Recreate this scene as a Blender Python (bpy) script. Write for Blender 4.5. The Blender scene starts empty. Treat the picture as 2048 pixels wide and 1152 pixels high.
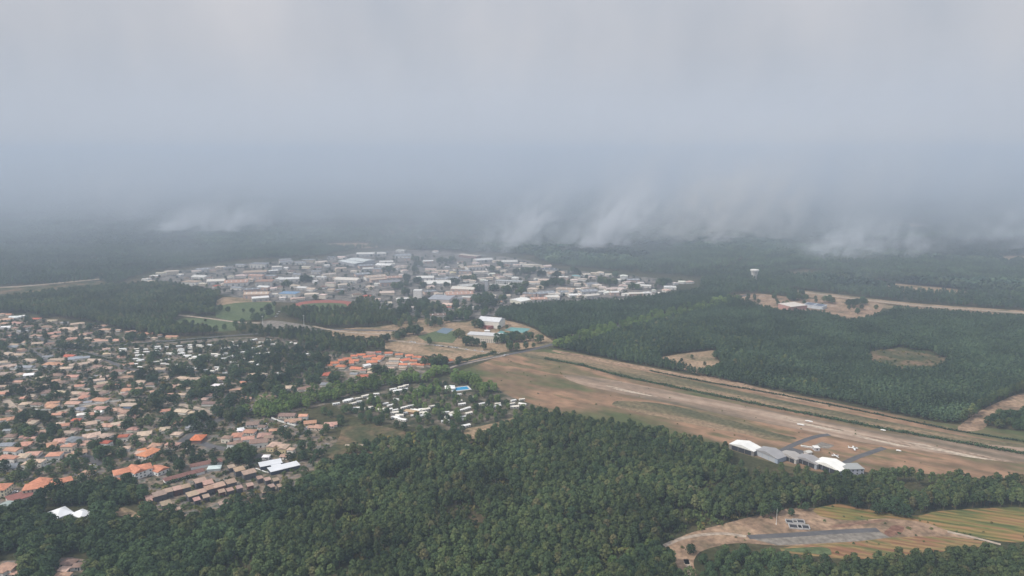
import bpy, math, random
import numpy as np
from mathutils import Vector, Matrix
from mathutils.geometry import tessellate_polygon

# ------------------------------------------------------------------ camera, world, sun, exposure
scene = bpy.context.scene
COL = scene.collection
F = 1479.0                       # focal length in pixels of the 2048-wide frame
CAM_H = 300.0
PITCH = math.atan(276.0 / F)
camd = bpy.data.cameras.new('camera'); cam = bpy.data.objects.new('camera', camd); COL.objects.link(cam)
camd.sensor_width = 36.0; camd.lens = 36.0 * F / 2048.0
camd.clip_start = 5.0; camd.clip_end = 120000.0
cam.location = (0, 0, CAM_H); cam.rotation_euler = (math.pi / 2 - PITCH, 0, 0)
scene.camera = cam

SUN_EL, SUN_AZ = 46.0, 248.0      # azimuth clockwise from +Y (the view direction): the sun stands to the left and a little behind
wo = bpy.data.worlds.new('World'); scene.world = wo; wo.use_nodes = True
nt = wo.node_tree; nt.nodes.clear()
wout = nt.nodes.new('ShaderNodeOutputWorld')
sky = nt.nodes.new('ShaderNodeTexSky'); sky.sky_type = 'NISHITA'; sky.sun_disc = False
sky.sun_elevation = math.radians(SUN_EL); sky.sun_rotation = math.radians(SUN_AZ)
sky.air_density = 1.5; sky.dust_density = 5.0; sky.ozone_density = 1.0
bgs = nt.nodes.new('ShaderNodeBackground'); bgs.inputs['Strength'].default_value = 0.06
nt.links.new(sky.outputs['Color'], bgs.inputs['Color'])
# the smoke pall that covers the blue sky: a soft mottled grey
tc = nt.nodes.new('ShaderNodeTexCoord')
mp = nt.nodes.new('ShaderNodeMapping'); mp.inputs['Scale'].default_value = (1.5, 1.5, 0.8); mp.inputs['Rotation'].default_value = (0, math.radians(14), 0)
nt.links.new(tc.outputs['Generated'], mp.inputs['Vector'])
nz = nt.nodes.new('ShaderNodeTexNoise'); nz.inputs['Scale'].default_value = 4.0; nz.inputs['Detail'].default_value = 5; nz.inputs['Roughness'].default_value = 0.5
nt.links.new(mp.outputs['Vector'], nz.inputs['Vector'])
cr = nt.nodes.new('ShaderNodeValToRGB'); e = cr.color_ramp.elements
e[0].position = 0.30; e[0].color = (0.445, 0.49, 0.57, 1)
e[1].position = 0.72; e[1].color = (0.62, 0.625, 0.67, 1)
nt.links.new(nz.outputs['Fac'], cr.inputs['Fac'])
# brighter towards the zenith, where the pall is thin and the sun gets through
sxz = nt.nodes.new('ShaderNodeSeparateXYZ'); nt.links.new(tc.outputs['Generated'], sxz.inputs[0])
gr = nt.nodes.new('ShaderNodeValToRGB'); g_ = gr.color_ramp.elements; g_.new(0.2)
for k, (p_, c_) in enumerate(((0.0, (0.86, 0.91, 0.96)), (0.13, (1.03, 1.02, 1.01)), (0.8, (1.75, 1.7, 1.65)))): g_[k].position = p_; g_[k].color = (*c_, 1)
nt.links.new(sxz.outputs['Z'], gr.inputs['Fac'])
vml = nt.nodes.new('ShaderNodeVectorMath'); vml.operation = 'MULTIPLY'; nt.links.new(cr.outputs['Color'], vml.inputs[0]); nt.links.new(gr.outputs['Color'], vml.inputs[1])
bgp = nt.nodes.new('ShaderNodeBackground'); bgp.inputs['Strength'].default_value = 1.0
nt.links.new(vml.outputs[0], bgp.inputs['Color'])
mx = nt.nodes.new('ShaderNodeMixShader'); mx.inputs['Fac'].default_value = 0.90
nt.links.new(bgs.outputs[0], mx.inputs[1]); nt.links.new(bgp.outputs[0], mx.inputs[2])
nt.links.new(mx.outputs[0], wout.inputs['Surface'])

sund = bpy.data.lights.new('sun', 'SUN'); sund.energy = 3.3; sund.angle = math.radians(1.5); sund.color = (1.0, 0.93, 0.84)
sun = bpy.data.objects.new('sun', sund); COL.objects.link(sun)
az, el = math.radians(SUN_AZ), math.radians(SUN_EL)
sdir = Vector((math.sin(az) * math.cos(el), math.cos(az) * math.cos(el), math.sin(el)))
sun.rotation_euler = sdir.to_track_quat('Z', 'Y').to_euler(); sun.location = (0, 0, 500)

vs = scene.view_settings
scene.display_settings.display_device = 'sRGB'
vs.view_transform = 'Standard'; vs.look = 'None'; vs.gamma = 1.0; vs.use_curve_mapping = False; vs.exposure = 0.0
scene.render.engine = 'CYCLES'
cy = scene.cycles
cy.max_bounces = 4; cy.diffuse_bounces = 2; cy.glossy_bounces = 2; cy.transmission_bounces = 2; cy.volume_bounces = 2
cy.transparent_max_bounces = 8; cy.use_denoising = True
cy.volume_step_rate = 0.5; cy.volume_max_steps = 256

# ------------------------------------------------------------------ survey: a photo measurement turned into a place on the plain
SP, CP = math.sin(PITCH), math.cos(PITCH)
def G(x, y, z=0.0):
    dx, dy = (x - 1024) / F, (576 - y) / F
    ry, rz = CP + dy * SP, -SP + dy * CP
    t = (z - CAM_H) / rz
    return Vector((dx * t, ry * t, z))
def depth_of(p):
    return p.y * CP + (CAM_H - p.z) * SP
def PX(P):                        # world (n,2) on the ground -> measurement (n,2)
    P = np.asarray(P, float); X, Y = P[:, 0], P[:, 1]; Z = -CAM_H
    d = Y * CP - Z * SP; u = Y * SP + Z * CP
    return np.stack([1024 + F * X / d, 576 - F * u / d], 1)
def inpoly(Q, poly):
    x, y = Q[:, 0], Q[:, 1]; r = np.zeros(len(Q), bool); n = len(poly)
    for i in range(n):
        x0, y0 = poly[i]; x1, y1 = poly[(i + 1) % n]
        if y0 == y1: continue
        c = ((y0 > y) != (y1 > y)) & (x < (x1 - x0) * (y - y0) / (y1 - y0) + x0)
        r ^= c
    return r
TILE = dict(A=(0, 610, 8.192), B=(0, 740, 8.192), C=(240, 640, 8.192), D=(240, 770, 8.192), E=(0, 870, 8.192), F=(470, 790, 8.192),
            G=(240, 890, 5.12), H=(640, 680, 6.827), I=(640, 750, 4.655), J=(280, 490, 6.827), K=(560, 490, 6.827), L=(840, 490, 6.827),
            M=(1100, 500, 6.827), N=(1440, 830, 5.12), O=(1240, 860, 2.535), P=(0, 580, 3.938), Q=(0, 860, 3.938), R=(500, 620, 3.938),
            S=(500, 860, 3.938), T=(780, 470, 3.938), U=(1480, 510, 6.827), V=(1240, 480, 2.535))
def T(t, u, v):
    ox, oy, s = TILE[t]; return ox + u / s, oy + v / s

# ------------------------------------------------------------------ materials
MATS = {}
def mat(name, col, rough=0.9, var=0.0, scale=0.1, detail=4.0, obj_col=False, rnd=0.0, metal=0.0, spec=0.2):
    if name in MATS: return MATS[name]
    m = bpy.data.materials.new(name); m.use_nodes = True; t = m.node_tree; b = t.nodes['Principled BSDF']
    b.inputs['Roughness'].default_value = rough; b.inputs['Metallic'].default_value = metal
    b.inputs['Specular IOR Level'].default_value = spec
    b.inputs['Base Color'].default_value = (*col, 1)
    src = None
    if obj_col:
        oi = t.nodes.new('ShaderNodeObjectInfo'); src = oi.outputs['Color']
    if var > 0 or rnd > 0:
        c = t.nodes.new('ShaderNodeTexCoord'); n = t.nodes.new('ShaderNodeTexNoise'); n.inputs['Scale'].default_value = scale; n.inputs['Detail'].default_value = detail
        t.links.new(c.outputs['Object'], n.inputs['Vector'])
        mr = t.nodes.new('ShaderNodeMapRange'); mr.inputs['From Min'].default_value = 0.3; mr.inputs['From Max'].default_value = 0.7
        mr.inputs['To Min'].default_value = 1 - var; mr.inputs['To Max'].default_value = 1 + var
        t.links.new(n.outputs['Fac'], mr.inputs['Value'])
        fac = mr.outputs[0]
        if rnd > 0:
            oi2 = t.nodes.new('ShaderNodeObjectInfo'); m2 = t.nodes.new('ShaderNodeMapRange'); m2.inputs['To Min'].default_value = 1 - rnd; m2.inputs['To Max'].default_value = 1 + rnd
            t.links.new(oi2.outputs['Random'], m2.inputs['Value'])
            mm = t.nodes.new('ShaderNodeMath'); mm.operation = 'MULTIPLY'; t.links.new(fac, mm.inputs[0]); t.links.new(m2.outputs[0], mm.inputs[1]); fac = mm.outputs[0]
        vm = t.nodes.new('ShaderNodeVectorMath'); vm.operation = 'SCALE'; vm.inputs[0].default_value = col
        if src is not None: t.links.new(src, vm.inputs[0])
        t.links.new(fac, vm.inputs['Scale']); t.links.new(vm.outputs[0], b.inputs['Base Color'])
    elif src is not None:
        t.links.new(src, b.inputs['Base Color'])
    MATS[name] = m; return m

def ground_mat(name, stops, scale=0.01, detail=6.0, stretch=1.0, angle=0.0, fine=0.35, fscale=0.22, dist=0.0):
    """earth or grass cover: several patches of colour from a noise in metres, optionally drawn out along one direction"""
    m = bpy.data.materials.new(name); m.use_nodes = True; t = m.node_tree; b = t.nodes['Principled BSDF']
    b.inputs['Roughness'].default_value = 1.0; b.inputs['Specular IOR Level'].default_value = 0.05
    c = t.nodes.new('ShaderNodeTexCoord')
    r0 = t.nodes.new('ShaderNodeMapping'); r0.inputs['Rotation'].default_value = (0, 0, -angle)
    t.links.new(c.outputs['Object'], r0.inputs['Vector'])
    s0 = t.nodes.new('ShaderNodeMapping'); s0.inputs['Scale'].default_value = (scale / stretch, scale, scale)
    t.links.new(r0.outputs[0], s0.inputs['Vector'])
    n = t.nodes.new('ShaderNodeTexNoise'); n.inputs['Scale'].default_value = 1.0; n.inputs['Detail'].default_value = detail; n.inputs['Roughness'].default_value = 0.6; n.inputs['Distortion'].default_value = dist
    t.links.new(s0.outputs[0], n.inputs['Vector'])
    cr = t.nodes.new('ShaderNodeValToRGB'); el = cr.color_ramp.elements
    while len(el) < len(stops): el.new(0.5)
    for k, (p, col) in enumerate(stops): el[k].position = p; el[k].color = (*col, 1)
    t.links.new(n.outputs['Fac'], cr.inputs['Fac'])
    n2 = t.nodes.new('ShaderNodeTexNoise'); n2.inputs['Scale'].default_value = fscale; n2.inputs['Detail'].default_value = 3
    t.links.new(c.outputs['Object'], n2.inputs['Vector'])
    mr = t.nodes.new('ShaderNodeMapRange'); mr.inputs['From Min'].default_value = 0.3; mr.inputs['From Max'].default_value = 0.7; mr.inputs['To Min'].default_value = 1 - fine; mr.inputs['To Max'].default_value = 1 + fine
    t.links.new(n2.outputs['Fac'], mr.inputs['Value'])
    vm = t.nodes.new('ShaderNodeVectorMath'); vm.operation = 'SCALE'; t.links.new(cr.outputs['Color'], vm.inputs[0]); t.links.new(mr.outputs[0], vm.inputs['Scale'])
    t.links.new(vm.outputs[0], b.inputs['Base Color'])
    return m

def leaf_mat(name, cols, rough=0.8, parcel=0.0):
    m = bpy.data.materials.new(name); m.use_nodes = True; t = m.node_tree; b = t.nodes['Principled BSDF']
    b.inputs['Roughness'].default_value = rough; b.inputs['Specular IOR Level'].default_value = 0.1
    oi = t.nodes.new('ShaderNodeObjectInfo'); cr = t.nodes.new('ShaderNodeValToRGB'); el = cr.color_ramp.elements
    while len(el) < len(cols): el.new(0.5)
    for k, (p, c) in enumerate(cols): el[k].position = p; el[k].color = (*c, 1)
    t.links.new(oi.outputs['Random'], cr.inputs['Fac'])
    c = t.nodes.new('ShaderNodeTexCoord'); n = t.nodes.new('ShaderNodeTexNoise'); n.inputs['Scale'].default_value = 0.45; n.inputs['Detail'].default_value = 3
    t.links.new(c.outputs['Object'], n.inputs['Vector'])
    mr = t.nodes.new('ShaderNodeMapRange'); mr.inputs['From Min'].default_value = 0.3; mr.inputs['From Max'].default_value = 0.7; mr.inputs['To Min'].default_value = 0.74; mr.inputs['To Max'].default_value = 1.28
    t.links.new(n.outputs['Fac'], mr.inputs['Value'])
    # whole stands differ in age and soil: a slow change of tone over the land, read at each tree's foot
    n3 = t.nodes.new('ShaderNodeTexNoise'); n3.inputs['Scale'].default_value = 0.014; n3.inputs['Detail'].default_value = 4; t.links.new(oi.outputs['Location'], n3.inputs['Vector'])
    m3 = t.nodes.new('ShaderNodeMapRange'); m3.inputs['From Min'].default_value = 0.36; m3.inputs['From Max'].default_value = 0.64; m3.inputs['To Min'].default_value = 0.68; m3.inputs['To Max'].default_value = 1.38; t.links.new(n3.outputs['Fac'], m3.inputs['Value'])
    v3 = t.nodes.new('ShaderNodeTexVoronoi'); v3.inputs['Scale'].default_value = 0.0032; mp3 = t.nodes.new('ShaderNodeMapping'); mp3.inputs['Scale'].default_value = (0.6, 1.0, 0.0); mp3.inputs['Rotation'].default_value = (0, 0, 0.5)
    t.links.new(oi.outputs['Location'], mp3.inputs['Vector']); t.links.new(mp3.outputs[0], v3.inputs['Vector'])
    s3 = t.nodes.new('ShaderNodeSeparateXYZ'); t.links.new(v3.outputs['Color'], s3.inputs[0]); m4 = t.nodes.new('ShaderNodeMapRange'); m4.inputs['To Min'].default_value = 1 - parcel; m4.inputs['To Max'].default_value = 1 + parcel; t.links.new(s3.outputs['X'], m4.inputs['Value'])
    k1 = t.nodes.new('ShaderNodeMath'); k1.operation = 'MULTIPLY'; t.links.new(mr.outputs[0], k1.inputs[0]); t.links.new(m3.outputs[0], k1.inputs[1])
    mr = t.nodes.new('ShaderNodeMath'); mr.operation = 'MULTIPLY'; t.links.new(k1.outputs[0], mr.inputs[0]); t.links.new(m4.outputs[0], mr.inputs[1])
    vm = t.nodes.new('ShaderNodeVectorMath'); vm.operation = 'SCALE'; t.links.new(cr.outputs['Color'], vm.inputs[0]); t.links.new(mr.outputs[0], vm.inputs['Scale'])
    t.links.new(vm.outputs[0], b.inputs['Base Color'])
    return m

M_ROOF = mat('roof_tiles', (0.4, 0.2, 0.12), 0.9, 0.22, 0.5, 5, obj_col=True, rnd=0.12)
M_WALL = mat('render_wall', (0.6, 0.55, 0.48), 0.95, 0.08, 0.3, obj_col=True)
M_METAL = mat('sheet_roof', (0.7, 0.7, 0.7), 0.6, 0.08, 0.15, obj_col=True, rnd=0.05)
M_GLASS = mat('window_glass', (0.05, 0.06, 0.08), 0.3, spec=0.5)
M_DARK = mat('dark_opening', (0.04, 0.04, 0.045), 0.8)
M_WHITE = mat('white_paint', (0.78, 0.78, 0.76), 0.6, 0.05, 0.5)
M_BARK = mat('bark', (0.12, 0.085, 0.06), 1.0, 0.2, 1.0)
M_ASPH = ground_mat('asphalt', [(0.3, (0.085, 0.085, 0.09)), (0.7, (0.14, 0.135, 0.135))], 0.05, fine=0.1)
M_PALE = ground_mat('gravel_track', [(0.3, (0.30, 0.24, 0.19)), (0.7, (0.42, 0.35, 0.28))], 0.05)
M_CAR = mat('car_paint', (0.6, 0.6, 0.6), 0.35, obj_col=True, spec=0.5)

# ------------------------------------------------------------------ mesh helpers
class MB:
    def __init__(s): s.v, s.f, s.m = [], [], []
    def add(s, verts, faces, mi=0):
        o = len(s.v); s.v += [tuple(p) for p in verts]; s.f += [tuple(i + o for i in f) for f in faces]; s.m += [mi] * len(faces)
    def box(s, cx, cy, z0, z1, lx, ly, a=0.0, mi=0, bottom=False):
        ca, sa = math.cos(a), math.sin(a); P = []
        for z in (z0, z1):
            for sx, sy in ((-1, -1), (1, -1), (1, 1), (-1, 1)):
                x, y = sx * lx / 2, sy * ly / 2; P.append((cx + x * ca - y * sa, cy + x * sa + y * ca, z))
        fs = [(0, 1, 5, 4), (1, 2, 6, 5), (2, 3, 7, 6), (3, 0, 4, 7), (4, 5, 6, 7)]
        if bottom: fs.append((3, 2, 1, 0))
        s.add(P, fs, mi)
    def mesh(s, name, mats):
        me = bpy.data.meshes.new(name); me.from_pydata(s.v, [], s.f)
        for m in mats: me.materials.append(m)
        if len(mats) > 1: me.polygons.foreach_set('material_index', s.m)
        me.update(); return me
    def obj(s, name, mats, parent=None, loc=None, col=None):
        if not isinstance(mats, (list, tuple)): mats = [mats]
        return link(name, s.mesh(name, mats), parent, loc, col)
def link(name, me, parent=None, loc=None, col=None):
    o = bpy.data.objects.new(name, me); COL.objects.link(o)
    if parent is not None: o.parent = parent
    if loc is not None: o.location = loc
    if col is not None: o.color = (*col, 1)
    return o
def tag(o, label=None, cat=None, group=None, kind=None):
    if label: o['label'] = label
    if cat: o['category'] = cat
    if group: o['group'] = group
    if kind: o['kind'] = kind
    return o
def empty(name, loc, rz=0.0):
    o = bpy.data.objects.new(name, None); COL.objects.link(o); o.location = loc; o.rotation_euler = (0, 0, rz); o.empty_display_size = 1
    return o
def np_mesh(name, V, Fq, mats, mi=None):
    """V (n,3), Fq (m,k) all faces of k corners"""
    me = bpy.data.meshes.new(name); n, (m, k) = len(V), Fq.shape
    me.vertices.add(n); me.vertices.foreach_set('co', np.asarray(V, np.float32).ravel())
    me.loops.add(m * k); me.loops.foreach_set('vertex_index', Fq.astype(np.int32).ravel())
    me.polygons.add(m); me.polygons.foreach_set('loop_start', np.arange(m, dtype=np.int32) * k)
    for x in mats: me.materials.append(x)
    if mi is not None: me.polygons.foreach_set('material_index', np.asarray(mi, np.int32))
    me.update(calc_edges=True); return me

# ------------------------------------------------------------------ ground
ORD = 0
def smooth_poly(pts, n=4, jit=0.0, seed=0):
    """rounds a measured outline so that fields do not end in ruler-straight corners"""
    rng = random.Random(seed)
    for _ in range(n):
        q = []
        for i in range(len(pts)):
            (x0, y0), (x1, y1) = pts[i], pts[(i + 1) % len(pts)]
            q.append((0.8 * x0 + 0.2 * x1, 0.8 * y0 + 0.2 * y1)); q.append((0.2 * x0 + 0.8 * x1, 0.2 * y0 + 0.8 * y1))
        pts = q
        if jit: pts = [(x + rng.uniform(-jit, jit), y + rng.uniform(-jit, jit) * 0.35) for x, y in pts]; jit *= 0.6
    return pts
def widen(pts):
    """the outlines were measured inside the photo; the land goes on past its edges"""
    return [(x + 300 if x > 2100 else (x - 300 if x <= -100 else x), y) for x, y in pts]
PATCHES = []                      # (name, outline) of the open ground, for keeping the trees off
def patch(name, pts, m, z, smooth=1, jit=0.0, block=True):
    pts = widen(pts)
    if smooth: pts = smooth_poly(pts, smooth, jit, len(PATCHES))
    W = [G(x, y, z) for x, y in pts]
    c = sum(W, Vector()) / len(W)
    tris = tessellate_polygon([W])
    me = bpy.data.meshes.new(name); me.from_pydata([tuple(w - c) for w in W], [], [tuple(t) for t in tris]); me.materials.append(m)
    me.update()
    if me.polygons[0].normal.z < 0: me.flip_normals()
    o = link(name, me, None, c); tag(o, kind='structure')
    if block: PATCHES.append((name, pts))
    return o
ROADS = []
def strip(name, pts, width, m, z, px=True, block=True):
    W = [G(x, y, z) for x, y in widen(pts)] if px else [Vector(p) for p in pts]
    # round the bends
    for _ in range(2):
        q = [W[0]]
        for a, b in zip(W, W[1:]): q += [a * .75 + b * .25, a * .25 + b * .75]
        W = q + [W[-1]]
    V = []; c = W[len(W) // 2].copy()
    for i, w in enumerate(W):
        d = (W[min(i + 1, len(W) - 1)] - W[max(i - 1, 0)]); d.z = 0; d.normalize(); n = Vector((-d.y, d.x, 0)) * width / 2
        V += [w + n - c, w - n - c]
    Fs = [(2 * i, 2 * i + 1, 2 * i + 3, 2 * i + 2) for i in range(len(W) - 1)]
    me = bpy.data.meshes.new(name); me.from_pydata([tuple(v) for v in V], [], Fs); me.materials.append(m); me.update()
    if me.polygons[0].normal.z < 0: me.flip_normals()
    o = link(name, me, None, c); tag(o, kind='structure')
    if block: ROADS.append((np.array([(w.x, w.y) for w in W]), width / 2))
    return o

M_FLOOR = ground_mat('forest_floor', [(0.25, (0.035, 0.04, 0.02)), (0.5, (0.06, 0.06, 0.03)), (0.75, (0.12, 0.09, 0.055))], 0.012)
xs = [-30000, -12000, -6000, -3000, -1500, -750, 0, 750, 1500, 3000, 6000, 12000, 30000]
ys = [-2500, -1000, 0, 400, 700, 1000, 1400, 1800, 2400, 3200, 4500, 7000, 12000, 22000, 45000]
gv = [(x, y, 0) for y in ys for x in xs]; nx = len(xs)
gf = [(j * nx + i, j * nx + i + 1, (j + 1) * nx + i + 1, (j + 1) * nx + i) for j in range(len(ys) - 1) for i in range(nx - 1)]
me = bpy.data.meshes.new('ground'); me.from_pydata(gv, [], gf); me.materials.append(M_FLOOR); me.update()
tag(link('ground', me), kind='structure')

a_run = (lambda d: math.atan2(d.y, d.x))(G(2048, 930) - G(1150, 750))
M_SUB = ground_mat('suburb_gardens', [(0.36, (0.05, 0.065, 0.035)), (0.45, (0.10, 0.095, 0.065)), (0.52, (0.22, 0.17, 0.13)), (0.58, (0.17, 0.16, 0.15)), (0.66, (0.07, 0.08, 0.045))], 0.06, fine=0.35)
M_CAMP = ground_mat('campsite_grass', [(0.38, (0.04, 0.05, 0.03)), (0.5, (0.09, 0.085, 0.055)), (0.62, (0.18, 0.15, 0.12))], 0.06)
M_TOWN = ground_mat('town_yards', [(0.38, (0.05, 0.055, 0.045)), (0.46, (0.12, 0.11, 0.10)), (0.54, (0.22, 0.20, 0.18)), (0.64, (0.09, 0.09, 0.08))], 0.03, fine=0.35)
M_AIR = ground_mat('airfield_grass', [(0.38, (0.085, 0.10, 0.042)), (0.44, (0.13, 0.115, 0.06)), (0.49, (0.19, 0.13, 0.082)), (0.55, (0.30, 0.185, 0.118)), (0.60, (0.13, 0.115, 0.06)), (0.66, (0.25, 0.17, 0.11))], 0.013, stretch=3.5, angle=a_run, fine=0.2, fscale=0.06)
M_RUN = ground_mat('runway_turf', [(0.36, (0.13, 0.11, 0.075)), (0.47, (0.22, 0.165, 0.12)), (0.55, (0.31, 0.225, 0.165)), (0.64, (0.42, 0.33, 0.255)), (0.72, (0.52, 0.45, 0.37))], 0.03, stretch=12.0, angle=a_run, fine=0.15, fscale=0.1)
M_OLIVE = ground_mat('olive_grass', [(0.38, (0.075, 0.08, 0.045)), (0.5, (0.14, 0.12, 0.07)), (0.6, (0.25, 0.18, 0.115))], 0.02, stretch=6, angle=a_run)
M_TAN = ground_mat('dry_grass', [(0.38, (0.15, 0.13, 0.075)), (0.5, (0.27, 0.195, 0.125)), (0.62, (0.36, 0.255, 0.17))], 0.02)
M_DIRT = ground_mat('bare_dirt', [(0.38, (0.15, 0.115, 0.075)), (0.48, (0.25, 0.17, 0.115)), (0.56, (0.34, 0.235, 0.16)), (0.66, (0.24, 0.175, 0.11))], 0.025)
M_GREEN = ground_mat('pitch_grass', [(0.3, (0.07, 0.10, 0.045)), (0.7, (0.12, 0.145, 0.07))], 0.02)
M_MEADOW = ground_mat('meadow_grass', [(0.38, (0.045, 0.06, 0.03)), (0.5, (0.09, 0.085, 0.045)), (0.62, (0.19, 0.13, 0.085))], 0.025)
M_RED = ground_mat('track_red', [(0.3, (0.25, 0.09, 0.075)), (0.7, (0.34, 0.13, 0.10))], 0.05, fine=0.1)
M_TEAL = ground_mat('court_teal', [(0.3, (0.13, 0.28, 0.28)), (0.7, (0.18, 0.34, 0.33))], 0.05, fine=0.05)
M_BLUEC = ground_mat('court_blue', [(0.3, (0.13, 0.18, 0.23)), (0.7, (0.17, 0.22, 0.27))], 0.05, fine=0.05)
M_GRAV = ground_mat('grey_gravel', [(0.3, (0.17, 0.155, 0.135)), (0.7, (0.24, 0.215, 0.185))], 0.08)

patch('suburb_ground', [(-120, 1000), (-120, 626), (60, 632), (180, 652), (300, 682), (440, 676), (560, 672), (640, 692), (700, 700), (790, 706), (800, 690), (905, 715), (870, 745), (780, 765), (690, 800), (560, 830), (690, 885), (700, 905), (650, 935), (600, 950), (575, 1000), (520, 1025), (330, 1035), (290, 1010), (200, 985), (100, 1000), (60, 1010)], M_SUB, 0.04, block=False)
patch('lane_ground', [(-120, 1180), (-120, 1128), (40, 1122), (170, 1112), (175, 1150), (120, 1175)], M_SUB, 0.04, block=False)
patch('campsite_ground', [(650, 800), (700, 782), (820, 764), (905, 752), (990, 768), (1010, 790), (1085, 815), (1020, 845), (930, 868), (800, 850), (700, 832)], M_CAMP, 0.05, block=False)
patch('town_ground', [(285, 562), (310, 547), (480, 527), (640, 519), (720, 505), (820, 499), (900, 503), (1050, 517), (1100, 537), (1250, 550), (1360, 562), (1330, 588), (1240, 606), (1060, 612), (990, 632), (900, 645), (780, 622), (700, 603), (560, 606), (440, 590)], M_TOWN, 0.04, block=False)
patch('school_field', [(630, 668), (700, 655), (760, 655), (860, 632), (920, 648), (975, 632), (1010, 640), (1060, 652), (1118, 690), (1070, 695), (1000, 705), (940, 722), (800, 706), (780, 690), (700, 680)], M_TAN, 0.07)
patch('meadow', [(770, 688), (830, 690), (940, 708), (1000, 712), (905, 728), (870, 712), (770, 700)], M_TAN, 0.10)
patch('playing_field', [(430, 606), (480, 600), (552, 603), (548, 640), (432, 641)], M_GREEN, 0.07)
patch('sports_ground', [(430, 603), (450, 592), (560, 604), (480, 604), (434, 612)], M_TAN, 0.10)
patch('lower_pitch', [(352, 637), (420, 636), (480, 646), (470, 664), (350, 660)], M_GREEN, 0.07)
patch('running_track', [(578, 620), (592, 605), (640, 599), (700, 602), (712, 608), (700, 628), (580, 630)], M_RED, 0.07, 2)
patch('track_infield', [(592, 618), (604, 608), (650, 605), (696, 607), (690, 622), (598, 626)], M_GREEN, 0.11, 2)
patch('parking_area', [(520, 643), (545, 640), (618, 650), (625, 657), (600, 661), (530, 656)], M_GRAV, 0.07)
patch('parking_area', [(860, 564), (905, 566), (915, 574), (880, 580), (850, 573)], M_GRAV, 0.09)
patch('pitch_grass', [(835, 672), (880, 660), (925, 664), (905, 686), (850, 682)], M_GREEN, 0.11, 0)
patch('sports_court', [(872, 664), (886, 655), (908, 658), (893, 668)], M_BLUEC, 0.15, 0)
patch('tennis_court', [(1008, 660), (1022, 654.5), (1062, 657), (1048, 666)], M_TEAL, 0.11, 0)
patch('tennis_court', [(990, 668), (1002, 661), (1020, 667), (1008, 675)], M_TEAL, 0.11, 0)
patch('airfield', [(900, 748), (960, 728), (1000, 712), (1060, 700), (1098, 698), (1110, 697), (1300, 735), (1420, 756), (1560, 783), (1700, 812), (1920, 853), (2140, 890), (2250, 1000), (2100, 972), (2048, 966), (1900, 950), (1760, 942), (1710, 946), (1640, 945), (1540, 925), (1440, 893), (1330, 868), (1200, 848), (1090, 824), (1030, 806), (990, 780)], M_AIR, 0.04, 1)
patch('olive_meadow', [(1035, 705), (1100, 703), (1300, 745), (1700, 828), (1900, 868), (2100, 898), (2100, 912), (1800, 862), (1500, 806), (1240, 752), (1130, 724), (1060, 716)], M_OLIVE, 0.08, 1, 2.0, block=False)
patch('runway', [(1120, 748), (1180, 752), (1400, 793), (1600, 833), (1800, 872), (2120, 930), (2120, 962), (1800, 900), (1560, 852), (1330, 806), (1150, 768)], M_RUN, 0.12, 2, 2.0, block=False)
patch('bare_dirt', [(1330, 722), (1420, 758), (1300, 735), (1110, 699), (1100, 703), (1290, 742), (1420, 764), (1700, 822), (1700, 816), (1500, 772)], M_DIRT, 0.12, 1, 1.0, block=False)
patch('dark_turf', [(1230, 800), (1330, 806), (1480, 845), (1560, 868), (1600, 878), (1560, 880), (1430, 858), (1300, 830), (1220, 812)], M_OLIVE, 0.12, 2, 2.0, block=False)
for k, pts in enumerate(([(1690, 868), (1740, 872), (1830, 893), (1800, 893)], [(1790, 880), (1850, 888), (1990, 915), (2060, 930), (1960, 918), (1850, 899)], [(1560, 836), (1640, 848), (1700, 864), (1640, 858)], [(1200, 768), (1300, 786), (1330, 796), (1240, 782)])):
    patch('worn_turf', pts, ground_mat('worn_turf_%d' % k, [(0.44, (0.25, 0.18, 0.13)), (0.58, (0.46, 0.385, 0.305))], 0.10, stretch=7, angle=a_run), 0.16 + k * .01, 2, 1.0, block=False)
strip('taxiway', [T('N', 620, 370), T('N', 780, 290), T('N', 985, 215), T('N', 1120, 200)], 6.5, M_ASPH, 0.20)
strip('taxiway', [T('N', 1260, 500), T('N', 1400, 430), T('N', 1540, 385), T('N', 1680, 335)], 6.5, M_ASPH, 0.20)
patch('apron', [T('N', 650, 380), T('N', 740, 335), T('N', 870, 370), T('N', 830, 410), T('N', 720, 400)], M_ASPH, 0.16, 0)
patch('apron', [T('N', 960, 310), T('N', 1040, 275), T('N', 1175, 310), T('N', 1110, 345), T('N', 1020, 335)], M_GRAV, 0.16, 0)
patch('clearing', [(1310, 716), (1370, 706), (1440, 699), (1432, 716), (1447, 735), (1405, 750), (1360, 738)], M_TAN, 0.06, 1, 2)
cc = [(1812 + (80 + 6 * math.sin(k * 2.1)) * math.cos(k * math.pi / 16), 721 + (24 + 3 * math.sin(k * 1.7)) * math.sin(k * math.pi / 16) + 5 * math.cos(k * math.pi / 16)) for k in range(32)]
patch('forest_clearing', cc, M_MEADOW, 0.06, 0, 3)
patch('firebreak', [(1905, 862), (1960, 820), (2048, 782), (2160, 745), (2160, 790), (2048, 815), (1985, 838), (1965, 862)], M_DIRT, 0.07, 1, 1)
patch('works_yard', [(1455, 590), (1520, 586), (1590, 596), (1660, 600), (1740, 604), (1770, 612), (1752, 630), (1705, 640), (1640, 622), (1560, 620), (1480, 606)], M_DIRT, 0.06, 1, 2)
patch('wood_clearing', [(690, 840), (760, 850), (830, 868), (830, 888), (760, 905), (690, 935), (640, 945), (650, 905), (680, 880)], M_MEADOW, 0.05, 1, 3)
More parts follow.
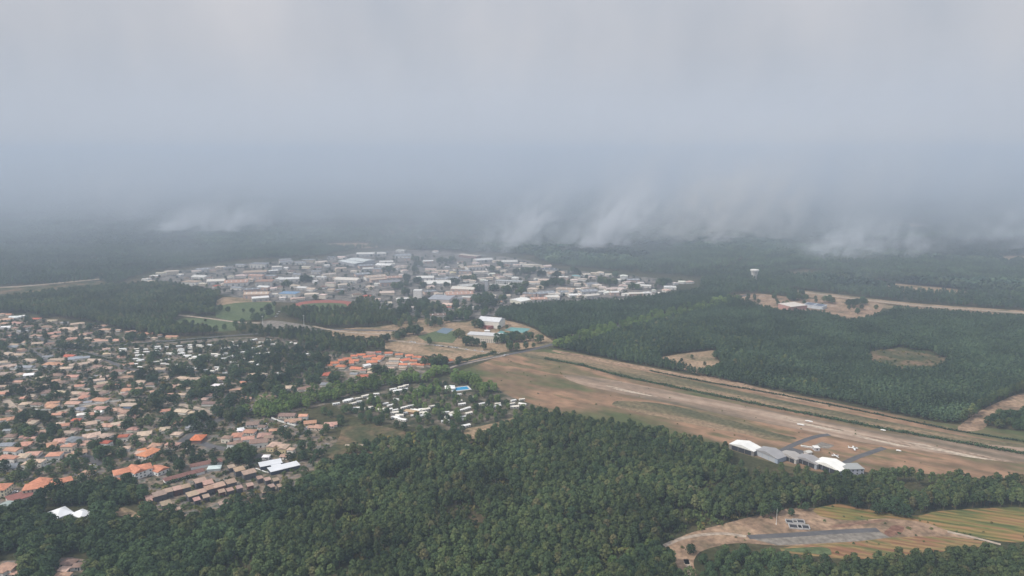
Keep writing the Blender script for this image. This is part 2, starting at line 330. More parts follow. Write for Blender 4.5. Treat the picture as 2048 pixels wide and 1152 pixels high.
patch('sand_patch', [T('I', 1340, 500), T('I', 1480, 480), T('I', 1800, 400), T('I', 1960, 335), T('I', 2040, 320), T('I', 1830, 430), T('I', 1500, 560), T('I', 1400, 650), T('I', 1340, 600)], M_TAN, 0.06)
patch('bare_dirt', [T('Q', 880, 670), T('Q', 960, 600), T('Q', 1060, 640), T('Q', 1120, 690), T('Q', 1000, 680)], M_TAN, 0.07)
patch('dirt_field', [(1320, 1096), (1370, 1067), (1480, 1040), (1560, 1018), (1640, 1015), (1780, 1033), (1850, 1045), (1980, 1062), (1930, 1088), (1700, 1090), (1560, 1092), (1470, 1085), (1400, 1100), (1385, 1130), (1400, 1170), (1360, 1170), (1350, 1118)], M_DIRT, 0.06, 2, 2)
def vine_mat(name, ang, c1, c2, c3, period=6.0):
    m = bpy.data.materials.new(name); m.use_nodes = True; t = m.node_tree; b = t.nodes['Principled BSDF']; b.inputs['Roughness'].default_value = 1; b.inputs['Specular IOR Level'].default_value = 0.05
    c = t.nodes.new('ShaderNodeTexCoord'); r0 = t.nodes.new('ShaderNodeMapping'); r0.inputs['Rotation'].default_value = (0, 0, -ang)
    t.links.new(c.outputs['Object'], r0.inputs['Vector'])
    w = t.nodes.new('ShaderNodeTexWave'); w.bands_direction = 'Y'; w.inputs['Scale'].default_value = 6.2832 / 6.0 / 20; w.inputs['Distortion'].default_value = 8.0; w.inputs['Detail'].default_value = 2; w.inputs['Detail Scale'].default_value = 0.3
    t.links.new(r0.outputs[0], w.inputs['Vector'])
    s0 = t.nodes.new('ShaderNodeMapping'); s0.inputs['Scale'].default_value = (0.018, 0.13, 0.03); t.links.new(r0.outputs[0], s0.inputs['Vector'])
    n = t.nodes.new('ShaderNodeTexNoise'); n.inputs['Scale'].default_value = 1; n.inputs['Detail'].default_value = 6; n.inputs['Roughness'].default_value = 0.65; t.links.new(s0.outputs[0], n.inputs['Vector'])
    cr = t.nodes.new('ShaderNodeValToRGB'); el = cr.color_ramp.elements; el.new(0.5)
    for k, (p, col) in enumerate(((0.42, c1), (0.5, c2), (0.58, c3))): el[k].position = p; el[k].color = (*col, 1)
    t.links.new(n.outputs['Fac'], cr.inputs['Fac'])
    mr = t.nodes.new('ShaderNodeMapRange'); mr.inputs['To Min'].default_value = 0.80; mr.inputs['To Max'].default_value = 1.12; t.links.new(w.outputs['Fac'], mr.inputs['Value'])
    vm = t.nodes.new('ShaderNodeVectorMath'); vm.operation = 'SCALE'; t.links.new(cr.outputs['Color'], vm.inputs[0]); t.links.new(mr.outputs[0], vm.inputs['Scale']); t.links.new(vm.outputs[0], b.inputs['Base Color'])
    return m
a_v = (lambda d: math.atan2(d.y, d.x))(G(*T('N', 1550, 1060)) - G(*T('N', 900, 960)))
M_VINE = vine_mat('vineyard_rows', a_v, (0.10, 0.12, 0.045), (0.21, 0.17, 0.062), (0.28, 0.165, 0.08))
M_VINE2 = vine_mat('vineyard_rows_red', a_v, (0.23, 0.12, 0.07), (0.27, 0.185, 0.085), (0.12, 0.12, 0.05))
patch('vineyard', [T('O', 960, 400), T('O', 1100, 370), T('O', 1190, 390), T('O', 1500, 440), T('O', 1620, 405), T('O', 2150, 385), T('O', 2150, 560), T('O', 1980, 575), T('O', 1700, 520), T('O', 1560, 470), T('O', 1380, 445), T('O', 1150, 460), T('O', 1020, 440)], M_VINE, 0.10, 2, 2)
patch('vineyard', [T('O', 800, 600), T('O', 900, 585), T('O', 1160, 565), T('O', 1420, 540), T('O', 1700, 540), T('O', 1930, 580), T('O', 1600, 620), T('O', 1220, 660), T('O', 980, 640), T('O', 830, 620)], M_VINE2, 0.10, 2, 2)
patch('green_vines', [T('O', 830, 600), T('O', 1060, 590), T('O', 1080, 640), T('O', 960, 625), T('O', 840, 612)], M_GREEN, 0.14, 2, block=False)
patch('gravel_pad', [T('O', 670, 552), T('O', 1310, 512), T('O', 1370, 545), T('O', 1200, 565), T('O', 800, 585)], M_GRAV, 0.14, 0)
strip('paved_strip', [T('O', 650, 543), T('O', 900, 530), T('O', 1100, 515), T('O', 1310, 506)], 6.5, M_ASPH, 0.20)
patch('brown_earth', [T('O', 1330, 520), T('O', 1380, 480), T('O', 1440, 485), T('O', 1430, 520), T('O', 1370, 545)], ground_mat('brown_earth', [(0.3, (0.14, 0.07, 0.05)), (0.7, (0.24, 0.14, 0.10))], 0.1), 0.16, 2, 2)
patch('brown_earth', [T('O', 1060, 485), T('O', 1300, 455), T('O', 1360, 460), T('O', 1200, 485), T('O', 1080, 495)], ground_mat('brown_earth_b', [(0.3, (0.17, 0.10, 0.07)), (0.7, (0.26, 0.17, 0.12))], 0.1), 0.16, 2, 2)

# roads and tracks
strip('road', [(330, 905), (430, 838), (520, 815), (620, 795), (720, 775), (800, 762), (860, 748), (905, 733), (960, 720), (1010, 710), (1060, 700), (1100, 690), (1160, 672), (1250, 648), (1400, 615), (1500, 588)], 9.0, M_ASPH, 0.22)
strip('verge_track', [T('R', 1560, 458), T('R', 1650, 430), T('R', 1800, 400), T('R', 2040, 350)], 3.0, M_PALE, 0.30)
strip('road_verge', [(1590, 583), (1620, 586), (1700, 596), (1850, 614), (2150, 650)], 44.0, M_TAN, 0.10)
strip('straight_road', [(1590, 583), (1620, 586), (1700, 596), (1850, 614), (2150, 650)], 9.0, M_PALE, 0.18)
strip('forest_road', [(-120, 585), (0, 576), (100, 568), (205, 557.5)], 14.0, M_PALE, 0.18)
strip('suburb_road', [(-60, 668), (60, 668), (120, 694), (200, 692), (240, 690), (330, 682), (450, 672), (520, 667), (620, 658), (720, 660), (800, 662)], 8.0, M_ASPH, 0.14)
strip('suburb_road', [T('A', 500, 720), T('A', 900, 700), T('A', 1300, 760), T('A', 1700, 850), (240, 735), (300, 745), (420, 742), (520, 770)], 7.0, M_ASPH, 0.16)
strip('suburb_road', [(-60, 770), (20, 762), (60, 752), (85, 740), (100, 722), (75, 708), (60, 700)], 7.0, M_ASPH, 0.16)
strip('suburb_road', [(12, 800), (30, 818), (60, 832), (110, 826), (170, 812), (240, 800), (300, 800), (380, 812), (440, 830)], 7.5, M_PALE, 0.16)
strip('suburb_road', [(110, 772), (200, 780), (260, 790), (330, 800)], 6.0, M_PALE, 0.15)
strip('suburb_road', [(-40, 935), (50, 925), (100, 905), (170, 908), (200, 930)], 7.5, M_ASPH, 0.17)
strip('suburb_road', [(400, 885), (430, 895), (470, 900), (500, 905), (570, 935)], 9.0, M_ASPH, 0.17)
strip('estate_lane', [(540, 838), (570, 842), (600, 852), (620, 862)], 6.0, M_ASPH, 0.19)
strip('sports_lane', [(356, 630), (420, 637), (478, 645), (520, 646)], 7.0, M_PALE, 0.19)
strip('sports_lane', [(625, 652), (660, 660), (720, 667), (800, 668)], 6.0, M_PALE, 0.2)
strip('school_lane', [(765, 678), (830, 686), (900, 693), (950, 702), (1000, 706)], 5.5, M_PALE, 0.22)
strip('field_track', [T('O', 215, 590), T('O', 330, 540), T('O', 520, 520), T('O', 640, 540)], 4.0, M_PALE, 0.18)
strip('field_track', [T('O', 340, 680), T('O', 330, 640), T('O', 370, 760)], 4.0, M_PALE, 0.18)
strip('field_track', [T('O', 1660, 515), T('O', 1800, 545), T('O', 1930, 580)], 3.0, M_PALE, 0.19)
strip('forest_path', [T('S', 600, 240), T('S', 760, 280), (720, 925), (790, 912), (830, 912), (850, 900), (760, 890), (690, 890)], 4.0, M_PALE, 0.12)
strip('forest_path', [(1145, 668), (1160, 690), (1125, 697)], 4.0, M_PALE, 0.12, block=False)
for pts in ([(1690, 562), (1740, 560), (1800, 568), (1920, 578), (1960, 592), (1850, 588), (1760, 580)], [(1780, 449), (1830, 448), (1868, 458), (1830, 460)], [(270, 403), (330, 401), (360, 404), (310, 406)], [(410, 397), (470, 396), (490, 399), (430, 400)],
            [(620, 492), (660, 486), (740, 486), (770, 494), (700, 498)], [(1560, 546), (1600, 540), (1660, 542), (1640, 552), (1590, 556)], [(1980, 514), (2080, 510), (2090, 524), (2000, 526)], [(-120, 588), (100, 571), (205, 560), (222, 572), (100, 584), (-120, 606)], [(1590, 586), (1850, 617), (2150, 653), (2150, 666), (1850, 627), (1640, 600)]):
    patch('far_field', pts, M_TAN if pts[0][0] not in (1560, -120) else M_MEADOW, 0.1, 2, 1)

# ------------------------------------------------------------------ buildings
BUILT = []                       # (x, y, radius) footprints that trees keep clear of
REG = {}                         # things whose label counts them along rows
def reg(o, noun, zone, p):
    REG.setdefault((noun, zone), []).append((o, p))
C_ROOF = {'s': (0.45, 0.28, 0.215), 't': (0.48, 0.37, 0.285), 'o': (0.47, 0.255, 0.175), 'b': (0.24, 0.165, 0.135), 'g': (0.25, 0.26, 0.28), 'w': (0.74, 0.74, 0.73), 'r': (0.42, 0.13, 0.085), 'y': (0.6, 0.52, 0.3), 'l': (0.20, 0.33, 0.50), 'k': (0.10, 0.11, 0.13), 'e': (0.25, 0.48, 0.47), 'n': (0.29, 0.205, 0.165), 'm': (0.48, 0.47, 0.45)}
C_ROOF['v'] = (0.54, 0.205, 0.115)
C_NAME = {'v': 'orange', 's': 'salmon', 't': 'tan', 'o': 'orange', 'b': 'brown', 'g': 'grey', 'w': 'white', 'r': 'red', 'y': 'yellow', 'l': 'blue', 'k': 'black', 'e': 'teal', 'n': 'dark brown', 'm': 'pale grey'}
WALLC = [(0.72, 0.66, 0.56), (0.76, 0.72, 0.66), (0.68, 0.60, 0.49), (0.78, 0.76, 0.72)]
rb = random.Random(11)

def roof_into(mb, x0, y0, x1, y1, z, rise, kind, ov=0.45, mi=0):
    """pitched roof over the rectangle, ridge along x"""
    x0 -= ov; x1 += ov; y0 -= ov; y1 += ov; ym = (y0 + y1) / 2; h = (y1 - y0) / 2
    t = 0.22
    if kind == 'flat':
        mb.box((x0 + x1) / 2, ym, z, z + 0.35, x1 - x0, y1 - y0, 0, mi, True); return
    if kind == 'mono':
        P = [(x0, y0, z), (x1, y0, z), (x1, y1, z + rise), (x0, y1, z + rise)]
        Q = [(a, b, c - t) for a, b, c in P]
        mb.add(P + Q, [(0, 1, 2, 3), (7, 6, 5, 4), (0, 4, 5, 1), (1, 5, 6, 2), (2, 6, 7, 3), (3, 7, 4, 0)], mi); return
    if kind == 'pyramid': hx = (x1 - x0) / 2 - 0.02
    elif kind == 'hip': hx = min(h, (x1 - x0) / 2 - 0.3)
    else: hx = 0.0
    P = [(x0, y0, z), (x1, y0, z), (x1, y1, z), (x0, y1, z), (x0 + hx, ym, z + rise), (x1 - hx, ym, z + rise)]
    Q = [(a, b, c - t) for a, b, c in P[:4]]
    fs = [(0, 1, 5, 4), (2, 3, 4, 5), (3, 0, 4), (1, 2, 5)]
    fs += [(0, 6, 7, 1), (1, 7, 8, 2), (2, 8, 9, 3), (3, 9, 6, 0), (9, 8, 7, 6)]
    if kind == 'gable':
        fs = [f for f in fs if len(f) == 4 or kind != 'gable'] + [(3, 0, 4), (1, 2, 5)]
    mb.add(P + Q, fs, mi)

def build(name, label, cat, c, ang, parts, rcol, wcol, group=None, windows=0, metal=False, reg_as=None, door=True, rmat=None, radius=None):
    """parts: list of (cx, cy, length, depth, wall height, rise, roof kind, turned) in metres round the thing's base"""
    root = empty(name, (c[0], c[1], 0), ang)
    wm, rm = MB(), MB(); rng = random.Random(int(abs(c[0]) * 7 + abs(c[1])))
    wins = []
    for (cx, cy, L, W, h, rise, kind, turned) in parts:
        a, b_ = (W, L) if turned else (L, W)
        wm.box(cx, cy, 0, h + 0.02, a, b_)
        if kind == 'gable':     # gable ends
            if not turned:
                for s in (-1, 1): wm.add([(cx + s * a / 2, cy - b_ / 2, h + 0.02), (cx + s * a / 2, cy + b_ / 2, h + 0.02), (cx + s * a / 2, cy, h + rise * b_ / (b_ + 0.9))], [(0, 1, 2) if s > 0 else (1, 0, 2)])
            else:
                for s in (-1, 1): wm.add([(cx - a / 2, cy + s * b_ / 2, h + 0.02), (cx + a / 2, cy + s * b_ / 2, h + 0.02), (cx, cy + s * b_ / 2, h + rise * a / (a + 0.9))], [(1, 0, 2) if s > 0 else (0, 1, 2)])
        r2 = MB(); roof_into(r2, -L / 2, -W / 2, L / 2, W / 2, h, rise, kind)
        if turned: r2.v = [(-y + cx, x + cy, z) for x, y, z in r2.v]
        else: r2.v = [(x + cx, y + cy, z) for x, y, z in r2.v]
        rm.add(r2.v, r2.f)
        if windows:
            ns = max(1, int(h // 2.9)); nw = max(1, int(a / windows))
            for st in range(ns):
                for k in range(nw):
                    wx = cx - a / 2 + (k + 0.5) * a / nw; z = st * 2.9 + 1.0
                    for s in (-1, 1): wins.append((wx, cy + s * (b_ / 2 + 0.02), z, 0))
                nd = max(1, int(b_ / windows))
                for k in range(nd):
                    wy = cy - b_ / 2 + (k + 0.5) * b_ / nd
                    for s in (-1, 1): wins.append((cx + s * (a / 2 + 0.02), wy, z, 1))
    w = wm.obj('wall', M_WALL, root, col=wcol); rf = rm.obj('roof', rmat or (M_METAL if metal else M_ROOF), root, col=rcol)
    if windows:
        c_ang = math.atan2(-c[1], -c[0]) - ang; cdx, cdy = math.cos(c_ang), math.sin(c_ang)
        n = 0
        inside = lambda x, y: any(abs(x - q[0]) < (q[3] if q[7] else q[2]) / 2 - 0.05 and abs(y - q[1]) < (q[2] if q[7] else q[3]) / 2 - 0.05 for q in parts)
        for (wx, wy, z, t) in wins:
            if inside(wx, wy) or n >= 90: continue
            mb = MB(); mb.box(0, 0, 0, 1.3, (0.10 if t else 1.15), (1.15 if t else 0.10), 0, 0, True)
            mb.obj('window', M_GLASS, root, (wx, wy, z)); n += 1
        if door:
            q = parts[0]; b_ = q[2] if q[7] else q[3]
            mb = MB(); mb.box(0, 0, 0, 2.1, 1.0, 0.12, 0, 0, True); mb.obj('door', M_DARK, root, (q[0] + 1.6, q[1] - b_ / 2 - 0.04, 0.05))
    tag(root, label, cat, group)
    R = radius or max(math.hypot(abs(p[0]) + p[2] / 2, abs(p[1]) + p[3] / 2) for p in parts)
    BUILT.append((c[0], c[1], R * 0.8))
    return root

def house(t, u, v, w, code, zone, group, detail=False, kind=None, name='house', hmul=1.0):
    x, y = T(t, u, v) if t else (u, v); s = TILE[t][2] if t else 1.0
    rng = random.Random(int(u * 31 + v * 17 + ord(code[0])))
    stor = 2 if '2' in code else 1; code_c = code[0]
    h = (2.8 if stor == 1 else 5.4) * hmul
    p = G(x, y, h + 0.8); D = depth_of(p); L = w / s * D / F
    L = max(6.5, min(L, 60)); ang = rng.choice([0, 0, 8, 15, 22, -6, -12, 35]) * math.pi / 180 + rng.uniform(-.05, .05)
    if name in ('town_house',) : ang = rng.choice([-14, -8, 4, 12, 20, 35]) * math.pi / 180
    L *= 0.97
    W = min(L * 0.85, max(rng.uniform(8.5, 12.0), L * .52)); W = max(W, 6.0)
    if name == 'town_house': W = max(7.5, min(L * .9, rng.uniform(11, 17)))
    rise = W * 0.5 * rng.uniform(0.26, 0.36)
    sh = kind or rng.choice(['hip', 'gable', 'ell', 'ell', 'tee', 'gar'])
    if L < 10 and sh in ('ell', 'tee', 'gar'): sh = rng.choice(['hip', 'gable'])
    if sh in ('hip', 'gable', 'flat', 'pyramid'): parts = [(0, 0, L, W, h, 0.3 if sh == 'flat' else rise, sh, False)]
    elif sh == 'ell': sd = rng.choice([-1, 1]); parts = [(0, 1.5, L, W * .8, h, rise * .85, 'hip', False), (sd * (L / 2 - W * .42), -2.6, W * 1.1, W * .8, h - .12, rise * .82, 'gable', True)]
    elif sh == 'tee': parts = [(0, 1.0, L, W * .85, h, rise * .85, 'gable', False), (rng.uniform(-2, 2), -2.8, W * .9, W * .7, h - .12, rise * .75, 'hip', True)]
    else: sd = rng.choice([-1, 1]); parts = [(-sd * L * .16, 0, L * .66, W, h, rise, 'hip', False), (sd * L * .33, -1, L * .32, W * .7, h - .5, rise * .6, 'gable', False)]
    rc = C_ROOF[code_c]
    if name == 'town_house': rc = tuple(.5 * q + .5 * r for q, r in zip(rc, (0.62, 0.57, 0.51))) if code_c in 'ts' else ((0.68, 0.65, 0.60) if code_c == 'w' else rc); L *= 1.1
    j = rng.uniform(0.86, 1.12); rc = tuple(min(1, q * j * rng.uniform(.95, 1.05)) for q in rc)
    wc = rng.choice(WALLC) if code_c != 'w' else (0.7, 0.7, 0.68)
    if code[-1] == 'W': wc = (0.76, 0.75, 0.72)
    if code[-1] == 'Y': wc = (0.66, 0.55, 0.34)
    if code[-1] == 'L': wc = (0.25, 0.36, 0.55)
    if code[-1] == 'D': wc = (0.17, 0.14, 0.13)
    o = build(name, None, 'house', (p.x, p.y), ang, parts, rc, wc, group, windows=3.6 if detail else 0, metal=code_c in 'wk' and name != 'house', reg_as=None)
    noun = {'house': '{} {}roofed house', 'town_house': '{} {}roofed town house', 'terrace_house': '{} {}roofed boxy terrace house', 'warehouse': '{} {}roofed warehouse'}[name].format('two-storey' if stor == 2 else 'low', C_NAME[code_c] + '-')
    if code[-1] == 'L': noun = noun.replace('house', 'house with blue walls')
    reg(o, noun, zone, (x, y))
    return o

def poly_items(s):
    out = []
    for it in s.split():
        a = it.split(','); out.append((float(a[0]), float(a[1]), float(a[2]) if len(a) > 2 else 0, a[3] if len(a) > 3 else 't'))
    return out
ZA, ZB, ZE, ZC = 'of the northern suburb', 'of the middle suburb', 'of the near suburb', 'beside the upper caravan park'
GA = 'houses of the suburb on the left'
for t, zone, det, s in (
 ('A', ZA, 0, "40,135,90,s 155,145,90,o 250,185,180,w 370,165,110,w 110,225,180,s 60,290,110,s 290,285,180,s 580,215,150,r 840,250,160,t 1050,280,120,g 1270,295,200,t 1620,330,240,s 1730,390,180,s 1940,400,80,t 1120,380,330,t 480,340,180,b 800,345,270,b 250,360,90,s 100,350,200,wW 370,415,170,g 710,405,150,b 880,450,200,s 160,490,150,s 60,560,140,b 600,490,200,s 900,500,130,s 1200,540,200,s 1440,530,110,t 1650,570,270,s 1780,510,80,t 1930,565,130,s 620,615,170,t 850,620,200,b 1010,600,110,t 1190,620,150,t 200,670,170,g 260,800,250,t 480,890,240,t 80,920,200,t 410,1000,270,g 110,990,270,t 780,830,150,gW 930,885,260,t 1140,820,180,r 1290,850,320,g 890,950,330,o 1300,955,290,t 1550,890,230,t 1060,1020,230,t 1730,1020,180,t 1930,1070,200,b 1370,1055,180,b"),
 ('B', ZB, 0, "90,45,180,t 340,50,120,t 480,60,150,w 890,70,230,b 1200,90,200,s 1010,185,150,b 330,280,150,b 1320,185,110,s 1290,245,160,o 1660,240,210,b 1920,225,90,o 1680,360,150,b 60,365,150,o 400,440,110,o 740,360,110,b 1010,435,90,s 1220,465,110,t 1370,430,150,o 1640,470,260,o 1210,525,240,s 610,540,170,b 840,575,180,o 1440,510,120,g 155,660,120,s 330,660,90,s 960,700,190,o 1330,710,130,w2W 1320,620,200,g 110,790,220,o 1250,800,140,r 1450,860,240,t 1040,885,180,o 1250,955,170,b 1750,890,220,s 1930,860,220,t 1620,670,120,w 120,970,110,g 180,1060,170,b 560,1090,100,s 1130,1010,190,t 1500,1050,260,t 1720,1060,200,t 1690,780,260,b 1920,630,180,s 2000,730,120,t 1220,1110,220,b"),
 ('C', ZC, 0, "180,175,170,s 420,210,200,oY 660,235,70,s 560,280,90,t 850,260,200,oY 600,785,280,t 190,840,130,t 720,930,170,t 1040,935,220,t 1230,950,160,t 1640,940,230,s 2010,1010,110,o 790,1080,230,s 1010,1040,130,t 120,920,230,s 310,1110,110,s 1610,1060,220,wW"),
 ('D', ZB, 0, "1560,50,190,t 1900,60,220,s 1010,140,130,t 530,150,100,w 540,90,60,s 110,130,140,b 1470,280,230,bW 1640,310,110,t 1810,210,110,t 160,310,260,tL 60,420,190,s 1020,410,230,t 1190,440,150,t 440,520,150,tY 720,560,110,s 2030,330,60,o"),
 ('D', ZE, 1, "30,640,100,s 60,820,150,r2 850,960,230,s 1920,800,180,o2 1750,840,150,b2 1880,930,220,b2W 1980,720,80,w"),
 ('E', ZE, 1, "430,125,180,o 870,130,190,o 1120,150,200,o2 1200,50,220,g2 1430,110,180,s 1740,100,150,r2W 210,220,240,o2W 380,320,180,t2 140,350,300,o2 890,300,220,o2W 1240,275,330,s 560,420,280,t2 120,500,280,g 1430,600,200,s"),
 ('F', ZE, 1, "190,200,110,o 480,40,150,t 905,40,70,t 860,310,270,b 1120,320,140,o2W 950,400,270,s 1230,430,200,oY 1330,500,260,s 1570,460,210,s 290,450,200,bW 450,500,130,bW 620,560,120,oW 240,580,200,o 480,640,210,s 60,640,110,o 560,670,150,b 50,740,120,b 210,690,200,s2W 390,740,290,b2W 650,790,180,t2Y 790,820,180,t2Y 920,870,110,t2 810,980,130,s 510,985,110,w 90,540,100,w"),
 ('Q', 'of the bottom left lane', 1, "60,1070,130,s2W 125,1110,80,s 540,1030,110,b 610,1055,70,b 510,1085,80,t 480,1145,120,s"),
 ('R', 'beside the plane trees', 0, "300,600,110,t 430,610,110,b 100,500,60,t 15,500,50,t 130,680,150,b 310,690,60,t 600,575,90,g 620,500,90,r")):
    for u, v, w, c in poly_items(s): house(t, u, v, w, c, zone, GA, bool(det))
rf_ = random.Random(77); SUBS = [(0, 650), (60, 645), (180, 662), (235, 690), (240, 700), (300, 750), (430, 770), (520, 780), (480, 820), (420, 850), (330, 900), (250, 915), (0, 930)]
nf_ = 0
for _ in range(3000):
    if nf_ >= 75: break
    x, y = rf_.uniform(0, 520), rf_.uniform(645, 930)
    if not inpoly(np.array([[x, y]]), SUBS)[0]: continue
    p = G(x, y); q = np.array([p.x, p.y])
    if any((p.x - b[0]) ** 2 + (p.y - b[1]) ** 2 < (b[2] + 7.5) ** 2 for b in BUILT): continue
    if any(min(np.linalg.norm(q - (a + (b - a) * tt)) for a, b in zip(W, W[1:]) for tt in (0, .33, .66, 1)) < hw + 8 for W, hw in ROADS): continue
    z_ = ZA if y < 735 else (ZB if y < 865 else ZE); c_ = rf_.choice('tttssstobg'); w_ = rf_.uniform(10, 14) * (y - 300) / 300
    house(None, x, y - 2, w_, c_, z_, GA); nf_ += 1
for u, v, w, c in poly_items("120,335,90,o 205,300,110,o 290,345,130,o 300,262,100,o 370,245,110,o 400,300,110,o 470,268,120,o 470,205,90,o 560,190,110,o 640,218,100,o 700,165,110,s 700,205,110,o 790,155,80,r 780,245,130,o 710,285,140,o 830,215,90,o 500,375,150,o 590,400,80,s 580,480,150,r 470,450,100,g 120,445,120,r 940,165,100,o 1080,185,100,o 1220,200,100,o 1310,220,90,o 1385,225,90,o 1475,235,120,o 1640,245,80,o 1750,270,110,o 1020,250,140,t 1160,260,130,o 1275,270,100,o 1440,290,110,tW 990,310,160,t 1140,320,110,o 1200,318,90,t 1280,318,90,o 1380,325,100,o 1460,320,80,o 970,370,100,t 710,390,110,t 1130,365,90,t 700,430,100,t 640,330,90,wW"):
    house('H', u, v, w * 1.05, ('v' + c[1:]) if c[0] == 'o' else c, 'of the holiday village', 'houses of the holiday village', kind=rb.choice(['gable', 'hip', 'gable']))
TN, GT = 'of the town', 'small buildings of the town'
BIG = []
for t, s in (
 ('J', "85,455,100,w 205,412,110,w 160,485,90,t 290,375,130,t2 430,350,180,t2 550,395,70,w 830,420,190,wW 770,350,120,t 860,320,160,g 1100,295,130,t 1040,475,210,w 1040,550,90,r 700,490,200,t 850,520,100,t 1320,490,280,s 1480,465,120,s 1330,570,150,g 1700,480,210,s2 1570,355,280,t 1380,410,140,t 1380,260,120,g 1630,245,200,g2 1870,290,130,w2 1820,340,110,w 2000,305,60,w 1600,650,300,t 1640,705,200,w 1820,660,110,w 1960,450,190,w 1780,410,160,g 1600,405,200,s 1530,590,200,g 1160,520,100,s 1700,560,150,w 1980,190,140,g 1200,300,110,g 1250,420,90,t 950,440,80,b 1450,390,90,b 1820,580,90,s 1900,560,80,b 1000,340,80,b 640,440,70,b"),
 ('K', "80,215,160,g 280,230,130,g 390,195,170,g2 560,225,160,t 700,155,110,k 840,160,110,t 1170,110,220,w 1390,105,120,w 1650,65,110,w 1450,220,170,w 1430,260,200,w 1540,250,60,w 1680,130,200,g 1760,170,120,g 1660,280,150,t 830,310,150,s2 1030,350,130,t 1200,310,130,w 1350,320,130,g 670,390,180,t2 360,295,130,t 130,450,240,w 440,420,60,w 560,430,120,w 480,485,70,w 1170,270,180,g 930,455,310,w 1120,385,180,g 1300,420,260,t 1340,455,200,t 1550,430,200,s 1500,490,260,g 690,510,130,s2 880,530,170,t 310,570,130,w 210,545,130,s 430,590,120,s 130,645,220,l 590,670,90,t2 430,660,180,t 240,720,180,s 30,710,80,w 1240,780,180,g 1460,640,190,t 1680,720,170,w 1400,900,80,t 1930,430,120,w 2000,220,90,w 520,300,90,b 640,270,80,w 760,250,80,b 150,350,90,b 240,390,110,g 500,350,120,g 820,600,110,g 700,600,90,s 600,560,80,b 1180,690,110,r 1050,665,120,b 1380,850,110,g 1230,560,110,s 1660,400,80,t 1700,340,90,s 760,440,80,s 1590,300,80,s 1480,780,90,t 1340,730,70,s 1330,520,80,w"),
 ('L', "110,210,120,w 210,80,80,w 860,190,230,w 1050,210,110,t 1220,215,200,w 1480,265,160,t 1580,265,170,t 1730,280,130,t 1770,320,180,k 560,270,60,t 740,285,200,t 590,300,90,t 150,325,150,t 250,345,80,s 370,290,60,w 450,365,80,y 620,345,150,g 830,360,190,t 980,385,80,w 600,410,140,s 440,440,180,g 300,450,150,g 70,430,220,w 240,500,330,w 840,450,140,t 1100,430,100,s 1200,395,130,t 1300,440,90,w 660,540,240,m 600,580,300,w 130,620,150,g 530,650,340,s 530,720,110,g 380,800,140,s 370,840,100,r 640,700,110,w 750,700,100,w 240,940,200,b 1090,765,70,o 1620,720,200,s 1800,690,160,w 1540,590,130,t2 1700,470,170,t 1590,450,60,w 1960,430,110,w 1850,380,200,t 1700,640,250,g 1500,650,170,g 1980,590,150,t 1560,500,150,s 720,840,60,w 1000,680,70,t 1180,680,100,t 100,380,90,b 350,350,90,s 500,320,80,b 690,400,90,s 760,240,90,s 900,270,100,s 930,330,80,w 1060,300,80,s 1140,340,80,t 1040,400,80,b 640,470,90,s 720,480,80,t 1320,265,100,s 1400,240,90,t 1380,320,90,w 1180,270,90,b 560,230,90,b 300,390,90,s 200,370,80,s 950,440,90,s 400,640,120,s 250,650,110,s 140,560,100,s 1640,560,90,s 1420,690,80,t 1900,640,100,s 2010,650,80,t 600,790,90,s 560,850,90,t 860,470,80,w 1240,520,60,w"),
 ('M', "190,360,110,w 80,300,200,t 360,345,110,e 330,400,100,t 490,325,120,t 610,310,130,t 690,300,90,t 800,325,90,t 1010,345,100,w2 440,390,120,t 400,455,130,t 570,360,100,t 570,450,150,g 640,470,130,t 910,400,90,w 1130,395,160,g 1050,430,110,t 1160,455,110,w 1240,440,80,w 1310,475,130,w 1000,480,120,t 980,525,100,t 230,520,200,t 350,520,120,w 180,560,120,g 520,545,220,g 330,600,150,w 60,590,150,w 60,630,130,w 400,610,100,s 560,605,200,w 700,555,110,w 780,570,100,w 880,565,110,w 840,520,180,t 1040,590,100,w 1170,580,170,w 1300,575,150,w 1640,495,150,wW 1710,440,70,w 1800,425,90,w 1900,425,110,s 1590,540,100,s 1500,580,60,w 1420,540,50,w 1380,600,80,w 900,670,100,t 480,510,90,s 430,560,90,s 640,560,90,s 260,560,90,s 130,520,90,s 720,500,90,t 500,460,70,s 1080,500,70,s 1220,480,70,t")):
    for u, v, w, c in poly_items(s):
        if w >= 195: BIG.append((t, u, v, w, c)); continue
        if c[0] in 'wgkm' and '2' not in c and w >= 110: BIG.append((t, u, v, w, c)); continue
        house(t, u, v, w * 1.05, c, TN, GT, name='town_house', hmul=1.5)
